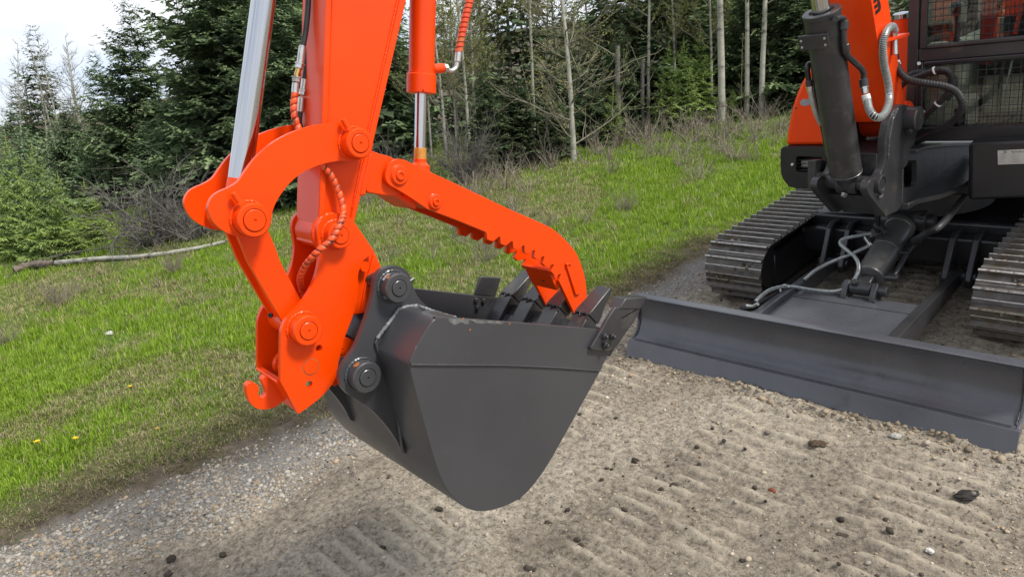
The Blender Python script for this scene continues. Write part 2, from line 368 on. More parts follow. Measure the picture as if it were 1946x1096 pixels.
prism('lifting_hook', YZ(hook, .012), -.008, .012, ORANGE, qc, .003)
cw = eyz((563, 700), .03)
lathe('wedge_roller', (-.030, *cw), (.040, *cw), [(0, .030), (.004, .034), (.02, .034), (.022, .026), (.034, .026), (.036, .034), (.066, .034), (.07, .030)], ORANGE, qc, 32)
# hook body between the bucket ears, behind the plates
hb1 = [(700, 470, 1), (713, 481, 1), (726, 510, 1), (719, 535), (708, 570), (701, 593, 1), (673, 598, 1), (640, 560, 1), (650, 480, 1)]
prism('hook_body', YZ(hb1, .050), -.050, .050, ORANGE, qc, .002)
prism('hook_rib', YZ([(712, 482, 1), (727, 511, 1), (710, 570, 1), (702, 593, 1), (684, 596, 1), (694, 545, 1), (706, 500, 1)], .056), .036, .056, ORANGE, qc, .002)
c1 = eyz((693, 507), CP - .004)
lathe('stop_pin', (.03, *c1), (CP - .003, *c1), [(0, .0125), (.038, .0125), (.0395, .0115), (.0395, .0003)], ORANGE, qc, 28)
hb2 = [(645, 655, 1), (652, 643), (664, 643), (679, 652, 1), (668, 672), (660, 690), (650, 715), (646, 725), (637, 733), (630, 729, 1), (620, 700, 1), (625, 670, 1)]
prism('latch_hook', YZ(hb2, .045), -.045, .045, ORANGE, qc, .002)
c2 = eyz((651, 664), .048)
lathe('latch_pin', (.030, *c2), (.052, *c2), [(0, .0118), (.0175, .0118), (.0175, .0098), (.016, .0098), (.016, .0094), (.018, .0094), (.0185, .003), (.016, .002), (.016, .0002)], ORANGE, qc, 28)

# ---- bucket
bk = part('bucket')
back = [(872, 604, 1), (842, 602), (828, 606), (815, 619), (796, 650), (780, 684), (779, 700), (790, 745), (806, 805), (823, 865), (838, 908), (856, 938), (878, 960), (905, 970), (935, 968), (965, 958), (990, 944), (1012, 922), (1038, 886), (1075, 822), (1110, 759), (1141, 703), (1166, 657, 1)]
bpts = [np.array(PA(p[0], p[1], X=BK)[1:]) for p in spline([p[:2] for p in back], 4)]
def offset(pl, d):
    out = []
    for i, p in enumerate(pl):
        t = pl[min(i + 1, len(pl) - 1)] - pl[max(i - 1, 0)]; t /= np.linalg.norm(t); out.append(p + np.array([-t[1], t[0]]) * d)
    return out
inner = offset(bpts, .010)
if np.mean([p[1] for p in inner]) < np.mean([p[1] for p in bpts]): inner = offset(bpts, -.010)
prism('shell', bpts + inner[::-1], -BK + .001, BK - .001, GREY, bk, .001, smooth=40)
sidepx = [(842, 602.5), (990, 613, 1), (1137, 625.5, 1), (1164, 652, 1), (1141, 703, 1), (1110, 759), (1075, 822), (1038, 886), (1012, 922), (990, 944), (965, 958), (935, 968), (905, 970), (878, 960), (856, 938), (838, 908), (823, 865), (806, 805), (790, 745), (779, 700), (780, 684), (796, 650), (815, 619), (828, 606)]
sp_ = YZ(sidepx, BK, n=3)
rein = YZ([(842, 602.5), (990, 613, 1), (1137, 625.5, 1), (1164, 652, 1), (1139, 703, 1), (960, 692, 1), (781, 692, 1), (779.5, 684), (796, 650), (815, 619), (828, 606)], BK + .0035, n=3)
for sgn in (1, -1):
    prism('side_plate', sp_, sgn * (BK + .001), sgn * (BK - .010), GREY, bk, .001)
    prism('rim_plate', rein, sgn * (BK + .0045), sgn * (BK + .0012), GREY, bk, .001)
weld('weld_bead', [PA(x, y, X=BK + .003) for x, y in ((781, 692.5), (850, 693), (960, 693.5), (1060, 698), (1139, 704))], .0028, GREY, bk)
ear = [(711, 545), (714, 528), (722, 515), (734, 508), (748, 505.5), (762, 507), (775, 517), (782, 531), (788, 551), (800, 571), (830, 596, 1), (830, 700, 1), (790, 790, 1), (772, 862, 1), (764, 858, 1), (754, 836.5), (735, 809), (710, 782), (683, 762), (661, 748), (649, 733), (645.5, 715), (650, 697), (662, 679), (675, 660), (689, 626), (700, 594), (709, 560)]
er = YZ(ear, EAR, n=4)
for sgn in (1, -1):
    prism('ear_plate', er, sgn * EAR, sgn * (EAR - .016), GREY, bk, .002)
    pin_set(bk, pE1, sgn * EAR, .0345, .0185, .032, GREY, sgn)
    pin_set(bk, pE2, sgn * EAR, .0360, .0198, .032, GREY, sgn)
for c in (pE1, pE2): cyl('pin', (-EAR + .01, *c), (EAR - .01, *c), .019, GREYD, bk, 24)
# lock bolts through the bosses
b = np.array([EAR + .016, *pE1]); cyl('lock_bolt', b + np.array([0, .028, -.002]), b + np.array([.0, .052, .002]), .0045, GREYD, bk, 12, .001)
hexbolt('lock_nut', b + np.array([.0, -.028, -.012]), (0, -.9, -.4), .0075, .008, GREY, bk)
b = np.array([EAR + .016, *pE2]); hexbolt('lock_nut', b + np.array([0, .006, -.030]), (0, .2, -1), .0065, .014, GREYD, bk)
hexbolt('lock_nut', b + np.array([0, -.010, .030]), (0, -.3, 1), .0085, .006, RUST, bk)
# bright welds between ear, shell and rim
def wl_(pts, X, r=.004, m=WELD, par=bk): weld('weld_bead', [PA(x, y, X=X) for x, y in pts], r, m, par)
wl_([(793, 580.5), (770, 583), (758, 587), (740, 612), (717, 642)], EAR + .004, .0044)
wl_([(717, 642), (714, 652), (722, 678), (740, 725), (760, 771)], EAR + .004, .0034, GREY)
wl_([(760, 771), (757, 800), (762, 835), (766, 858)], EAR + .005, .0044, GREY)
wl_([(795, 581), (820, 590), (845, 598), (866, 603)], .19, .0040)
wl_([(779.5, 688), (790, 662), (815, 620), (826, 607)], BK + .002, .0020, WELD)
for (x, y, s) in ((742, 527, .006), (728, 542, .004)): pass
for q in (((727, 533), (736, 522), (752, 520), (766, 526)), ((672, 700), (680, 690), (700, 686))):
    weld('weld_bead', [PA(*p, X=EAR + .012) for p in q], .003, WELD, bk)
# teeth: adapters on the lip and points, built on the lip's own directions
lipd = bpts[-1] - bpts[-12]; lipd = lipd / np.linalg.norm(lipd); lipn = np.array([-lipd[1], lipd[0]])
if lipn[1] < 0: lipn = -lipn
LIP = bpts[-1]
def L3(x, a, n): q = LIP + lipd * a + lipn * n; return (x, q[0], q[1])
def loft(name, secs, mat, parent, bev=.002):
    """secs: list of (a, width, n0, n1, xc): box sections along the lip direction"""
    v = []; f = []
    for a, w, n0, n1, x in secs: v += [L3(x - w / 2, a, n0), L3(x + w / 2, a, n0), L3(x + w / 2, a, n1), L3(x - w / 2, a, n1)]
    for i in range(len(secs) - 1):
        for k in range(4): f.append((4 * i + k, 4 * i + (k + 1) % 4, 4 * i + 4 + (k + 1) % 4, 4 * i + 4 + k))
    f += [(0, 1, 2, 3), tuple(4 * len(secs) - 4 + k for k in (3, 2, 1, 0))]
    return mesh_obj(name, v, f, mat, parent, 35, bev)
prism('lip_plate', [LIP + lipd * a_ + lipn * n_ for a_, n_ in ((-.03, -.012), (.030, -.012), (.044, -.002), (.040, .004), (-.03, .010))], -BK + .002, BK - .002, GREYD, bk, .002)
for tx in (-.200, -.093, .018, .140):
    loft('tooth_adapter', [(-.110, .042, .006, .014, tx), (-.08, .052, .006, .024, tx), (0, .056, .003, .031, tx), (.046, .058, -.020, .033, tx), (.072, .044, -.012, .024, tx)], GREYD, bk)
    loft('tooth_point', [(.058, .060, -.020, .034, tx), (.074, .060, -.020, .031, tx), (.11, .056, -.012, .022, tx), (.170, .052, -.007, .007, tx)], GREYD, bk, .0025)
    tube('tooth_lip', [L3(tx + s * .030, a, .034 - abs(s) * .003) for s, a in ((-1, .046), (-.7, .058), (-.3, .062), (0, .048), (.3, .062), (.7, .058), (1, .046))], .0026, BLACK, bk, 6)
    weld('weld_bead', [L3(tx + .030, a, .010) for a in (-.11, -.06, -.005)], .0035, GREY, bk); weld('weld_bead', [L3(tx - .030, a, .010) for a in (-.11, -.06, -.005)], .0035, GREY, bk)
    for k in range(3): box('cast_mark', *[(lambda p, q: (tuple(np.minimum(p, q)), tuple(np.maximum(p, q))))(np.array(L3(tx - .008, -.075 + k * .016, .0225 + k * .0018)), np.array(L3(tx + .010, -.069 + k * .016, .0265 + k * .0018)))][0], GREYD, bk, .0006)
# bolted side cutters with their own swept tips
cut = [(1119, 660, 1), (1139, 627), (1152, 604), (1166, 583, 1), (1205, 582), (1212, 587), (1205, 605), (1186, 632), (1160, 664), (1122, 664, 1)]
cutyz = YZ(cut, BK + .010)
for sgn in (1, -1):
    if sgn > 0:
        prism('side_cutter', cutyz, BK + .006, BK + .017, GREYD, bk, .003)
        w0, w1, t0, t1 = [np.array(eyz(p, BK + .010)) for p in ((1172, 586), (1212, 586), (1184, 566), (1225, 563))]
        v = [(x, *q) for x in (BK - .022, BK + .020) for q in (w0, w1, t1, t0)]
        mesh_obj('cutter_tip', v, [(0, 1, 2, 3), (7, 6, 5, 4), (0, 4, 5, 1), (1, 5, 6, 2), (2, 6, 7, 3), (3, 7, 4, 0)], GREYD, bk, 35, .003)
    else:
        prism('side_cutter', [PA(x, y, X=-BK)[1:] for x, y in ((880, 557), (905, 561), (948, 565), (940, 600), (925, 640), (880, 640))], -BK - .014, -BK - .002, GREYD, bk, .003)
    for q in ((1151, 640), (1165.5, 640), (1152.5, 657)):
        c = np.array(eyz(q, BK + .025)); hexbolt('cutter_bolt', (sgn * (BK + .016), *c), (sgn, 0, 0), .0088, .010, GREYD, bk); cyl('bolt_end', (sgn * (BK + .024), *c), (sgn * (BK + .034), *c), .0055, GREYD, bk, 12, .001)
        cyl('cutter_bolt', (sgn * (BK - .010), *c), (sgn * (BK - .019), *c), .0085, GREYD, bk, 6, .001)
# far cutter's swept wing, seen from inside above the far rim
f0 = [np.array(PA(x, y, X=-BK)[1:]) for x, y in ((903, 561), (943, 564), (954, 528), (914, 525))]
prism('side_cutter', f0, -BK - .014, -BK - .002, GREYD, bk, .004)
# rust and bare spots
for q, r in (((893, 626), .004), ((968, 615), .004), ((880, 605), .003), ((737, 525.5), .006)):
    c = PA(*q, X=(BK + .0046) if q[0] > 800 else EAR + .036)
    mesh_obj('rust_spot', [c + np.array([.0006, r * math.cos(a) * random.uniform(.6, 1.2), r * .8 * math.sin(a) * random.uniform(.6, 1.2)]) for a in np.linspace(0, 2 * math.pi, 9)[:-1]], [tuple(range(8))], RUST, bk, 0)

# paint rubbed thin along the near rim
CHIP = paint('rubbed_paint', (.085, .085, .082), (.16, .16, .155), .5, 0, 60, .1, 300)
def chip(px, X, m):
    rr2 = random.Random(int(px[0][0])); q = []
    for (x0, y0), (x1, y1) in zip(px, px[1:] + px[:1]):
        for k in range(4): q.append((x0 + (x1 - x0) * k / 4 + rr2.uniform(-2, 2) * (y0 > 606), y0 + (y1 - y0) * k / 4 + rr2.uniform(-1.6, 1.6) * (y0 > 606)))
    mesh_obj('rubbed_patch', [PA(x, y, X=X) for x, y in q], [tuple(range(len(q)))], m, bk, 0)
chip([(852, 604.5), (892, 606.5), (890, 616), (876, 612), (866, 618), (856, 614)], BK + .0049, CHIP)
chip([(893, 607), (935, 610), (960, 611.5), (950, 616), (930, 614), (905, 615)], BK + .0049, CHIP)
# ---- hydraulic thumb
th = part('thumb')
N_ = [(923.5, 442), (949.5, 450), (973.5, 458.5), (996, 466.5), (1016, 475.5), (1034, 487.5), (1052, 503), (1068, 521)]
teeth = []
for i in range(len(N_) - 1):
    a, b = np.array(N_[i]), np.array(N_[i + 1]); t = (b - a) / np.linalg.norm(b - a); q = np.array([-t[1], t[0]])
    L = np.linalg.norm(b - a)
    teeth += [(*(a + t * 1.0), 1), (*(a + t * 6.5 + q * 12), 1), (*(a + t * (L - 8.5) + q * 12), 1), (*(b - t * 1.0), 1)]
thpx = [(733, 330), (739, 312), (752, 303), (767, 303.5), (783, 311), (812, 324.5), (885.5, 358.4), (967.8, 397.4), (1037.7, 428.3), (1060, 442.7), (1079, 461), (1095, 481), (1105.5, 506), (1112.4, 531.4), (1114.8, 558), (1114.4, 575, 1), (1092.8, 598.2, 1), (1062, 533.4, 1), (1066, 523, 1)] + [p for p in teeth[::-1]] + [(921, 440, 1), (870, 419, 1), (812, 397, 1), (791, 383), (765, 366), (741, 352), (734, 342)]
thp = YZ(thpx, TH, n=3)
for sgn in (1, -1):
    prism('thumb_plate', thp, sgn * TH, sgn * (TH - .012), ORANGE, th, .0012)
    for c, r in ((pT1, .0225), (pT2, .0185)):
        lathe('pin_cap', (sgn * (TH - .002), *c), (sgn * (TH + .008), *c), [(0, r), (.006, r), (.008, r - .002), (.008, r * .55), (.011, r * .53), (.0125, r * .45), (.0125, r * .3), (.010, r * .26), (.010, .0002)], ORANGE, th, 32)
        weld('weld_bead', [(sgn * (TH + .0005), c[0] + (r + .001) * math.cos(a), c[1] + (r + .001) * math.sin(a)) for a in np.linspace(0, 6.28, 30)], .002, ORANGE, th)
    stpx = [(1075.4, 502.6, 1), (1085.6, 503.6, 1), (1101.5, 559, 1), (1094, 561, 1)]
    prism('stiffener_bar', YZ(stpx, TH + .004), sgn * (TH - .001), sgn * (TH + .006), ORANGE, th, .002)
wl_([(1076, 503), (1080, 501), (1085, 503)], TH + .005, .004, ORANGE, th)
cyl('pivot_tube', (-TH + .012, *pT1), (TH - .012, *pT1), .033, ORANGE, th, 36)
cyl('pivot_tube', (-TH + .012, *pT2), (TH - .012, *pT2), .020, ORANGE, th, 30)
q0, q1 = np.array(eyz((1050, 513), TH)), np.array(eyz((1067, 551), TH)); qq = (q1 - q0); qn = np.array([-qq[1], qq[0]]) / np.linalg.norm(qq) * .006
prism('cross_plate', [q0 - qn, q1 - qn, q1 + qn, q0 + qn], -TH + .0125, TH - .0125, ORANGE, th, .002)
qm = (q0 + q1) / 2 + qq * .12; lathe('drain_hole', (.01, *(qm - qn * 1.05)), (.01, *(qm - qn * 1.12)), [(0, .004), (.0004, .0038), (.0005, .0002)], RUBBER, th, 14)
q0, q1 = np.array(eyz((812, 345), TH)), np.array(eyz((1030, 440), TH)); qq = q1 - q0; qn = np.array([-qq[1], qq[0]]) / np.linalg.norm(qq) * .005
prism('spine_plate', [q0 - qn, q1 - qn, q1 + qn, q0 + qn], -TH + .0125, TH - .0125, ORANGE, th, .002)
q0, q1 = np.array(eyz((742, 358), TH)), np.array(eyz((800, 396), TH)); qq = q1 - q0; qn = np.array([-qq[1], qq[0]]) / np.linalg.norm(qq) * .005
prism('heel_plate', [q0 - qn, q1 - qn, q1 + qn, q0 + qn], -TH + .0125, TH - .020, ORANGE, th, .002)
tb = [(703, 286, 1), (720, 292), (750, 303), (775, 335), (757, 370), (732, 371, 1), (697, 365, 1), (690, 330, 1)]
for sgn in (1, -1): prism('mount_plate', YZ(tb, TH - .016), sgn * (TH - .015), sgn * (TH - .030), ORANGE, th, .002)
prism('mount_pad', YZ([(703, 292, 1), (708, 292, 1), (694, 372, 1), (684, 372, 1)], ST + .006), -ST - .006, ST + .006, ORANGE, th, .003)
# ---- thumb cylinder
tcy = part('thumb_cylinder')
k0 = PA(798, 330, X=0); k1 = PA(800.5, 178, X=0); dk = (k1 - k0) / np.linalg.norm(k1 - k0)
kp = PA(798.2, 302, X=0); kq = PA(798.6, 281, X=0)
lathe('rod_end', k0, kp, [(0, .026), (.02, .024), (.028, .0162), (float(np.linalg.norm(kp - k0)), .0158)], ORANGE, tcy, 30)
cyl('rod_band', kp - dk * .001, kq, .0157, paint('scuffed_yellow_band', (.55, .22, .03), (.62, .34, .08), .4, .3, 40, .1, 300), tcy, 30, .0005)
cyl('rod', kq - dk * .001, k1 + dk * .01, .0153, CHROME, tcy, 32, .0005)
lathe('gland', k1, k1 + dk * .05, [(0, .030), (.0015, .0368), (.044, .0368), (.046, .0345), (.05, .0345)], ORANGE, tcy, 40)
cyl('barrel', k1 + dk * .046, k1 + dk * .75, .0318, ORANGE, tcy, 40)
box('spanner_slot', tuple(PA(806, 172, X=.037) - .003), tuple(PA(806, 172, X=.037) + .003), ORANGE, tcy, .0005)
pp = [PA(829, 131, X=.012), PA(843, 130, X=.012)]
cyl('port_stub', pp[0] - (pp[1] - pp[0]) * .5, pp[1], .0115, ORANGE, tcy, 20)
hexbolt('port_nut', pp[1], pp[1] - pp[0], .0098, .012, ZINC, tcy)
el = spline([tuple(PA(x, y, X=.012)) for x, y in ((847, 131), (857, 135), (866, 130), (869, 118), (870, 100))], 6)
tube('elbow_fitting', el, .0058, ZINC, tcy, 12)
cyl('hose_ferrule', PA(869.5, 119, X=.012), PA(872, 96, X=.012), .0085, ZINC, tcy, 18)
hp = spline([tuple(PA(x, y, X=.012)) for x, y in ((871.5, 100), (875, 80), (881, 50), (888, 20), (895, -10), (905, -60), (925, -140), (930, -240))], 8)
tube('hose', hp, .0075, RUBBER, tcy, 10); coil('hose_wrap', hp, .0078, .0125, .90, .0022, WRAPR, tcy)

# ---- hoses on the stick
hs = part('stick_hose')
h1 = spline([tuple(PA(x, y, X=X)) for x, y, X in ((561, 176, -.01), (558, 200, -.01), (560, 222, -.005), (567, 243, .0), (584, 276, .03), (608, 309, .060), (628, 332, .068), (644, 366, .072), (652.5, 400, .085), (648, 422, .112), (630, 455, .118), (602, 480, .105), (580, 506, .07), (570.5, 530, .03), (573, 548, -.01), (578, 562, -.02))], 8)
tube('hose', h1, .0060, RUBBER, hs, 10); coil('hose_wrap', h1, .0061, .0150, .90, .0016, WRAP, hs, 18)
f1 = [PA(x, y, X=-.01) for x, y in ((575, 87), (570.5, 120), (567.5, 133), (563, 146), (560.5, 178))]
cyl('hose_ferrule', f1[0], f1[1], .0078, ZINC, hs, 18); hexbolt('fitting_nut', f1[1] + (f1[1] - f1[0]) * .02, f1[2] - f1[1], .0092, .013, ZINC, hs)
cyl('brass_union', f1[2] + (f1[1] - f1[2]) * .3, f1[3], .0062, BRASS, hs, 14); hexbolt('fitting_nut', f1[3], f1[4] - f1[3], .0090, .012, ZINC, hs); cyl('hose_ferrule', f1[3] + (f1[4] - f1[3]) * .35, f1[4], .0078, ZINC, hs, 18)
tube('hose', spline([tuple(PA(x, y, X=-.01)) for x, y in ((575, 92), (580, 65), (584, 30), (587, -20), (590, -120), (596, -300))], 6), .0062, RUBBER, hs, 10)
f2 = [PA(x, y, X=-.035) for x, y in ((579, 150), (576, 172), (573, 185), (570.5, 214))]
cyl('hose_ferrule', f2[0], f2[1], .0070, ZINC, hs, 16); hexbolt('fitting_nut', f2[1], f2[2] - f2[1], .0082, .012, ZINC, hs); cyl('hose_ferrule', f2[2], f2[3], .0076, ZINC, hs, 16)
tube('hose', spline([tuple(PA(x, y, X=-.035)) for x, y in ((570.5, 212), (569, 232), (574, 250), (585, 275), (600, 310))], 6), .0062, RUBBER, hs, 10)
tube('hose', spline([tuple(PA(x, y, X=-.035)) for x, y in ((579, 152), (583, 120), (588, 60), (592, -40))], 6), .0062, RUBBER, hs, 10)

# ================================================================= EXCAVATOR: boom, swing post (attachment frame)
BM = .095
boom = part('boom')
bq = [eyz(p, BM) for p in ((1622, 240), (1692, 231), (1655, 0), (1712, 205), (1690, 0))]
f_lo, f_hi = np.array(bq[1]), np.array(bq[2]); r_lo, r_hi = np.array(bq[3]), np.array(bq[4])
df = f_hi - f_lo; drr = r_hi - r_lo
fp = np.array(eyz((1738, 226), .13))
bo = [f_lo, f_lo + df, f_lo + df * 1.9, f_lo + df * 2.4 + np.array([-.12, -.02]), np.array([-1.35, 2.62]), np.array([-1.55, 2.72]), np.array([-1.5, 2.86]), np.array([-.1, 2.95]), r_hi + drr * 1.15, r_hi, r_lo + np.array([.06, .0]), r_lo + np.array([.10, -.10])]
prism('box_section', bo, -BM + .004, BM - .004, ORANGE2, boom, .004)
prism('lower_flange', [f_lo + np.array([-.006, 0]), f_lo + df * 1.9 + np.array([-.006, 0]), f_lo + df * 1.9 + np.array([.008, 0]), f_lo + np.array([.008, 0])], -BM - .003, BM + .003, ORANGE2, boom, .002)
weld('weld_bead', [(BM - .001, *(f_lo + np.array([.012, .0]))), (BM - .001, *(f_hi + np.array([.012, 0])))], .004, ORANGE2, boom)
cyl('foot_tube', (-.10, *fp), (.10, *fp), .085, ORANGE2, boom, 36)
# black lettering strokes on the boom side
def stroke(px, w0=.0): 
    prism('decal_stroke', YZ([(x, y, 1) for x, y in px], BM - .002), BM - .0038, BM - .0026, BLACK, boom, 0)
def c6(x, y): return (1501.5 + x / 4.565, y / 4.565)
stroke([c6(716, 126), c6(721, 157), c6(783, 97), c6(791, 70), c6(786, 34), c6(774, -4), c6(754, -4), c6(766, 38), c6(768, 74)])
stroke([c6(706, 78), c6(711, 109), c6(762, 60), c6(760, 30)])
stroke([c6(697, 31), c6(701, 61), c6(752, 14), c6(748, -10)])
# boom-side bracket and grey guarded hose
stp = part('boom_hose')
pts = [(1587.6, 37), (1600, 35), (1604, 42), (1603.5, 60), (1605, 88), (1609.5, 104), (1623, 118), (1636, 130), (1641, 141), (1641, 158)]
tube('steel_pipe', spline([tuple(PA(x, y, X=.085)) for x, y in pts], 5), .0125, GREYD, stp, 12)
cyl('pipe_collar', PA(1604, 40, X=.085), PA(1603.5, 57, X=.085), .019, GREYD, stp, 18); cyl('pipe_collar', PA(1606, 84, X=.085), PA(1608, 100, X=.085), .0165, GREYD, stp, 18)
cyl('pipe_collar', PA(1641, 150, X=.09), PA(1642.5, 166, X=.095), .0190, GREYD, stp, 18); hexbolt('fitting_nut', PA(1642.5, 165, X=.097), PA(1645, 182, X=.105) - PA(1642.5, 165, X=.097), .0145, .03, ZINC, stp)
cyl('hose_ferrule', PA(1645, 180, X=.105), PA(1649, 197, X=.115), .0175, WHITE, stp, 16)
gp = spline([tuple(PA(x, y, X=X)) for x, y, X in ((1648, 190, .112), (1652, 208, .14), (1661, 221, .17), (1673, 223, .18), (1684, 211, .17), (1690, 188, .14), (1687, 155, .125), (1680, 123, .12), (1677.5, 92, .12), (1680.5, 70, .12), (1688, 55, .115), (1696, 51, .105), (1700, 60, .10))], 8)
tube('hose', gp, .0125, RUBBER, stp, 12); coil('spring_guard', gp, .0135, .0068, .62, .0035, SPRING, stp, 12)
hexbolt('fitting_nut', PA(1699, 58, X=.10), (0, .15, -1), .0135, .028, ZINC, stp); cyl('hose_ferrule', PA(1700, 76, X=.10), PA(1701, 105, X=.11), .0125, ZINC, stp, 16)
prism('pipe_bracket', YZ([(1670, 78, 1), (1722, 63, 1), (1722, 69, 1), (1671, 84, 1)], .10), .02, .115, ORANGE2, stp, .002)

# ---- boom cylinder
bcy = part('boom_cylinder')
e0 = np.array([0., *eyz((1620, 349), .0)]); 
b0 = PA(1608, 333, X=0); b1 = PA(1561, 22, X=0); db = (b1 - b0) / np.linalg.norm(b1 - b0); LB = float(np.linalg.norm(b1 - b0))
lathe('barrel', b0, b1, [(0, .060), (.006, .070), (.016, .073), (.018, .0705), (LB - .10, .0715), (LB - .098, .0735), (LB - .02, .0735), (LB - .018, .076), (LB, .076), (LB + .002, .073), (LB + .002, .05), (LB - .01, .046)], GREYD, bcy, 48)
cyl('rod', b1 - db * .02, b1 + db * .9, .036, CHROME, bcy, 32, .001)
py = (PA(1672, 352, X=.135)[1], PA(1672, 352, X=.135)[2]); 
PINB = np.array(eyz((1676, 350), .150))
lathe('base_eye', b0 + db * .01, np.array([0, *PINB]), [(0, .056), (.03, .052), (float(np.linalg.norm(b0 - np.array([0, *PINB]))), .050)], GREYD, bcy, 32)
cyl('base_eye', (-.050, *PINB), (.045, *PINB), .052, GREYD, bcy, 36, .004)
cyl('pin', (-.13, *PINB), (.15, *PINB), .034, GREYD, bcy, 30)
hexbolt('pin_bolt', np.array([-.005, PINB[0] - .040, PINB[1] - .045]), (0, -.6, -.6), .013, .014, ZINC, bcy)
# pipe bracket plate across the barrel, and the steel pipe down its left
q = [PA(x, y, X=.02) for x, y in ((1527, 45), (1570, 36), (1573, 58), (1535, 68))]
bc_ = b0 + db * (LB - .10)
tt = np.array([1., 0, 0]); fwd = np.cross(tt, db); fwd /= np.linalg.norm(fwd)
if fwd[1] > 0: fwd = -fwd
v = []
for o_ in (.074, .084):
    for a, hgt in ((-.075, -.03), (.055, -.03), (.055, .035), (-.075, .035)): v.append(bc_ + tt * a + db * hgt + fwd * o_)
mesh_obj('pipe_bracket', v, [(0, 1, 2, 3), (7, 6, 5, 4), (0, 4, 5, 1), (1, 5, 6, 2), (2, 6, 7, 3), (3, 7, 4, 0)], GREYD, bcy, 35, .003)
for a, hgt in ((-.062, -.014), (-.062, .014), (.04, -.012), (.04, .016)): hexbolt('bracket_bolt', bc_ + tt * a + db * hgt + fwd * .084, fwd, .0045, .004, ZINC, bcy)
lp = spline([tuple(PA(x, y, X=-.09)) for x, y in ((1538, 162), (1535, 140), (1535, 125), (1541, 122), (1546, 130), (1549, 160), (1556, 205), (1566, 255), (1574, 300), (1579, 320))], 6)
tube('steel_pipe', lp, .0115, BLACK, bcy, 12)
cyl('pipe_collar', PA(1537, 152, X=-.09), PA(1538.5, 164, X=-.09), .0155, GREYD, bcy, 16); hexbolt('fitting_nut', PA(1538.5, 164, X=-.09), (0, .1, -1), .013, .025, ZINC, bcy)
tube('return_hose', spline([tuple(PA(x, y, X=-.09)) for x, y in ((1540, 172), (1544, 190), (1551, 215), (1560, 235))], 5), .013, SPRING, bcy, 10)
bar('pipe_clamp', PA(1545, 171, X=-.09), PA(1556, 168, X=-.07), .018, .014, GREYD, bcy)

# ---- swing post (carries boom foot and boom cylinder)
sp = part('swing_post')
SW = .135
post = [(1712, 199), (1722, 200), (1735, 206, 1), (1742, 240), (1739, 268), (1731, 283), (1728, 300), (1723, 314), (1714, 322, 1), (1713, 390, 1), (1706, 400, 1), (1684, 411, 1), (1652, 370), (1649, 352), (1656, 340), (1669, 335), (1677, 322), (1681, 302), (1682, 270), (1688, 236), (1698, 212)]
pz = YZ(post, SW, n=4)
for sgn in (1, -1):
    prism('post_plate', pz, sgn * SW, sgn * (SW - .034), GREYD, sp, .004)
    lathe('pin_boss', (sgn * (SW - .002), *PINB), (sgn * (SW + .022), *PINB), [(0, .046), (.02, .044), (.022, .041), (.022, .034), (.018, .033), (.018, .0003)], GREYD, sp, 32)
    hexbolt('pin_bolt', (sgn * (SW + .006), PINB[0] + .006, PINB[1] - .052), (0, .2, -1), .011, .012, ZINC, sp)
    cc = np.array(eyz((1733, 226), SW + .02)); lathe('pin_boss', (sgn * SW, *cc), (sgn * (SW + .055), *cc), [(0, .058), (.05, .056), (.055, .052), (.055, .0003)], GREYD, sp, 36)
    cyl('pin_bolt', (sgn * (SW + .028), cc[0] - .03, cc[1] - .045), (sgn * (SW + .028), cc[0] - .055, cc[1] - .052), .013, GREYD, sp, 16)
weld('weld_bead', [PA(x, y, X=SW + .001) for x, y in ((1705, 207), (1695, 230), (1689, 262), (1687, 300))], .007, GREY, sp)
box('post_web', (-SW + .03, PINB[0] + .05, PINB[1] - .08), (SW - .03, PINB[0] + .075, PINB[1] + .13), GREYD, sp)
prism('toe_plate', YZ([(1655, 374, 1), (1684, 409, 1), (1690, 404, 1), (1662, 366, 1)], SW - .03), -SW + .033, SW - .033, GREYD, sp)
box('saddle_plate', (-SW + .02, PINB[0] + .06, PINB[1] + .10), (SW - .02, PINB[0] + .33, PINB[1] + .13), GREYD, sp, .01)

# ================================================================= EXCAVATOR: chassis (machine frame)
frame(ident)
# ---- main frame nose, between post and cab
mf = part('main_frame')
NX = .150
web = YZM([(1712, 296, 1), (1728, 284), (1745, 278, 1), (1842, 274, 1), (1842, 372, 1), (1780, 378, 1), (1712, 388, 1)], NX)
hole = YZM([(1718, 312, 1), (1724, 306), (1738, 305), (1742, 310), (1742, 345), (1738, 353), (1724, 357), (1718, 352)], NX)
for sgn in (1, -1): prism('nose_web', web, sgn * NX, sgn * (NX - .025), GREYD, mf, .003, holes=[hole])
topn = [PM(x, y, X=NX) for x, y in ((1728, 284), (1745, 276), (1790, 272), (1842, 270))]
v = []; f = []
for p in topn:
    for s, h in ((1, 0), (1, -.022), (-1, -.022), (-1, 0)): v.append((s * (NX + .035), p[1], p[2] + h))
for i in range(3):
    for k in range(4): f.append((4 * i + k, 4 * i + (k + 1) % 4, 4 * i + 4 + (k + 1) % 4, 4 * i + 4 + k))
f += [(0, 1, 2, 3), (12, 13, 14, 15)]
mesh_obj('nose_top_plate', v, f, GREYD, mf, 35, .004)
botn = [PM(x, y, X=NX) for x, y in ((1700, 390), (1745, 380), (1790, 374), (1850, 372))]
y0_, y1_ = PM(1716, 386, X=NX)[1], botn[-1][1]; zb = PM(1720, 384, X=NX)[2]
prism('nose_bottom_plate', [(-.175, y0_), (.175, y0_), (.19, y0_ + .10), (.26, y0_ + .20), (.30, y0_ + .32), (.42, y1_ + .2), (-.42, y1_ + .2), (-.30, y0_ + .32), (-.19, y0_ + .10)], zb - .03, zb, GREYD, mf, .004, axis=2)
box('turntable_deck', (-.62, 1.42, .53), (.84, 2.75, .60), BLACK, mf, .01)
cyl('slew_ring', (0, 1.75, .40), (0, 1.75, .54), .36, BLACK, mf, 48)
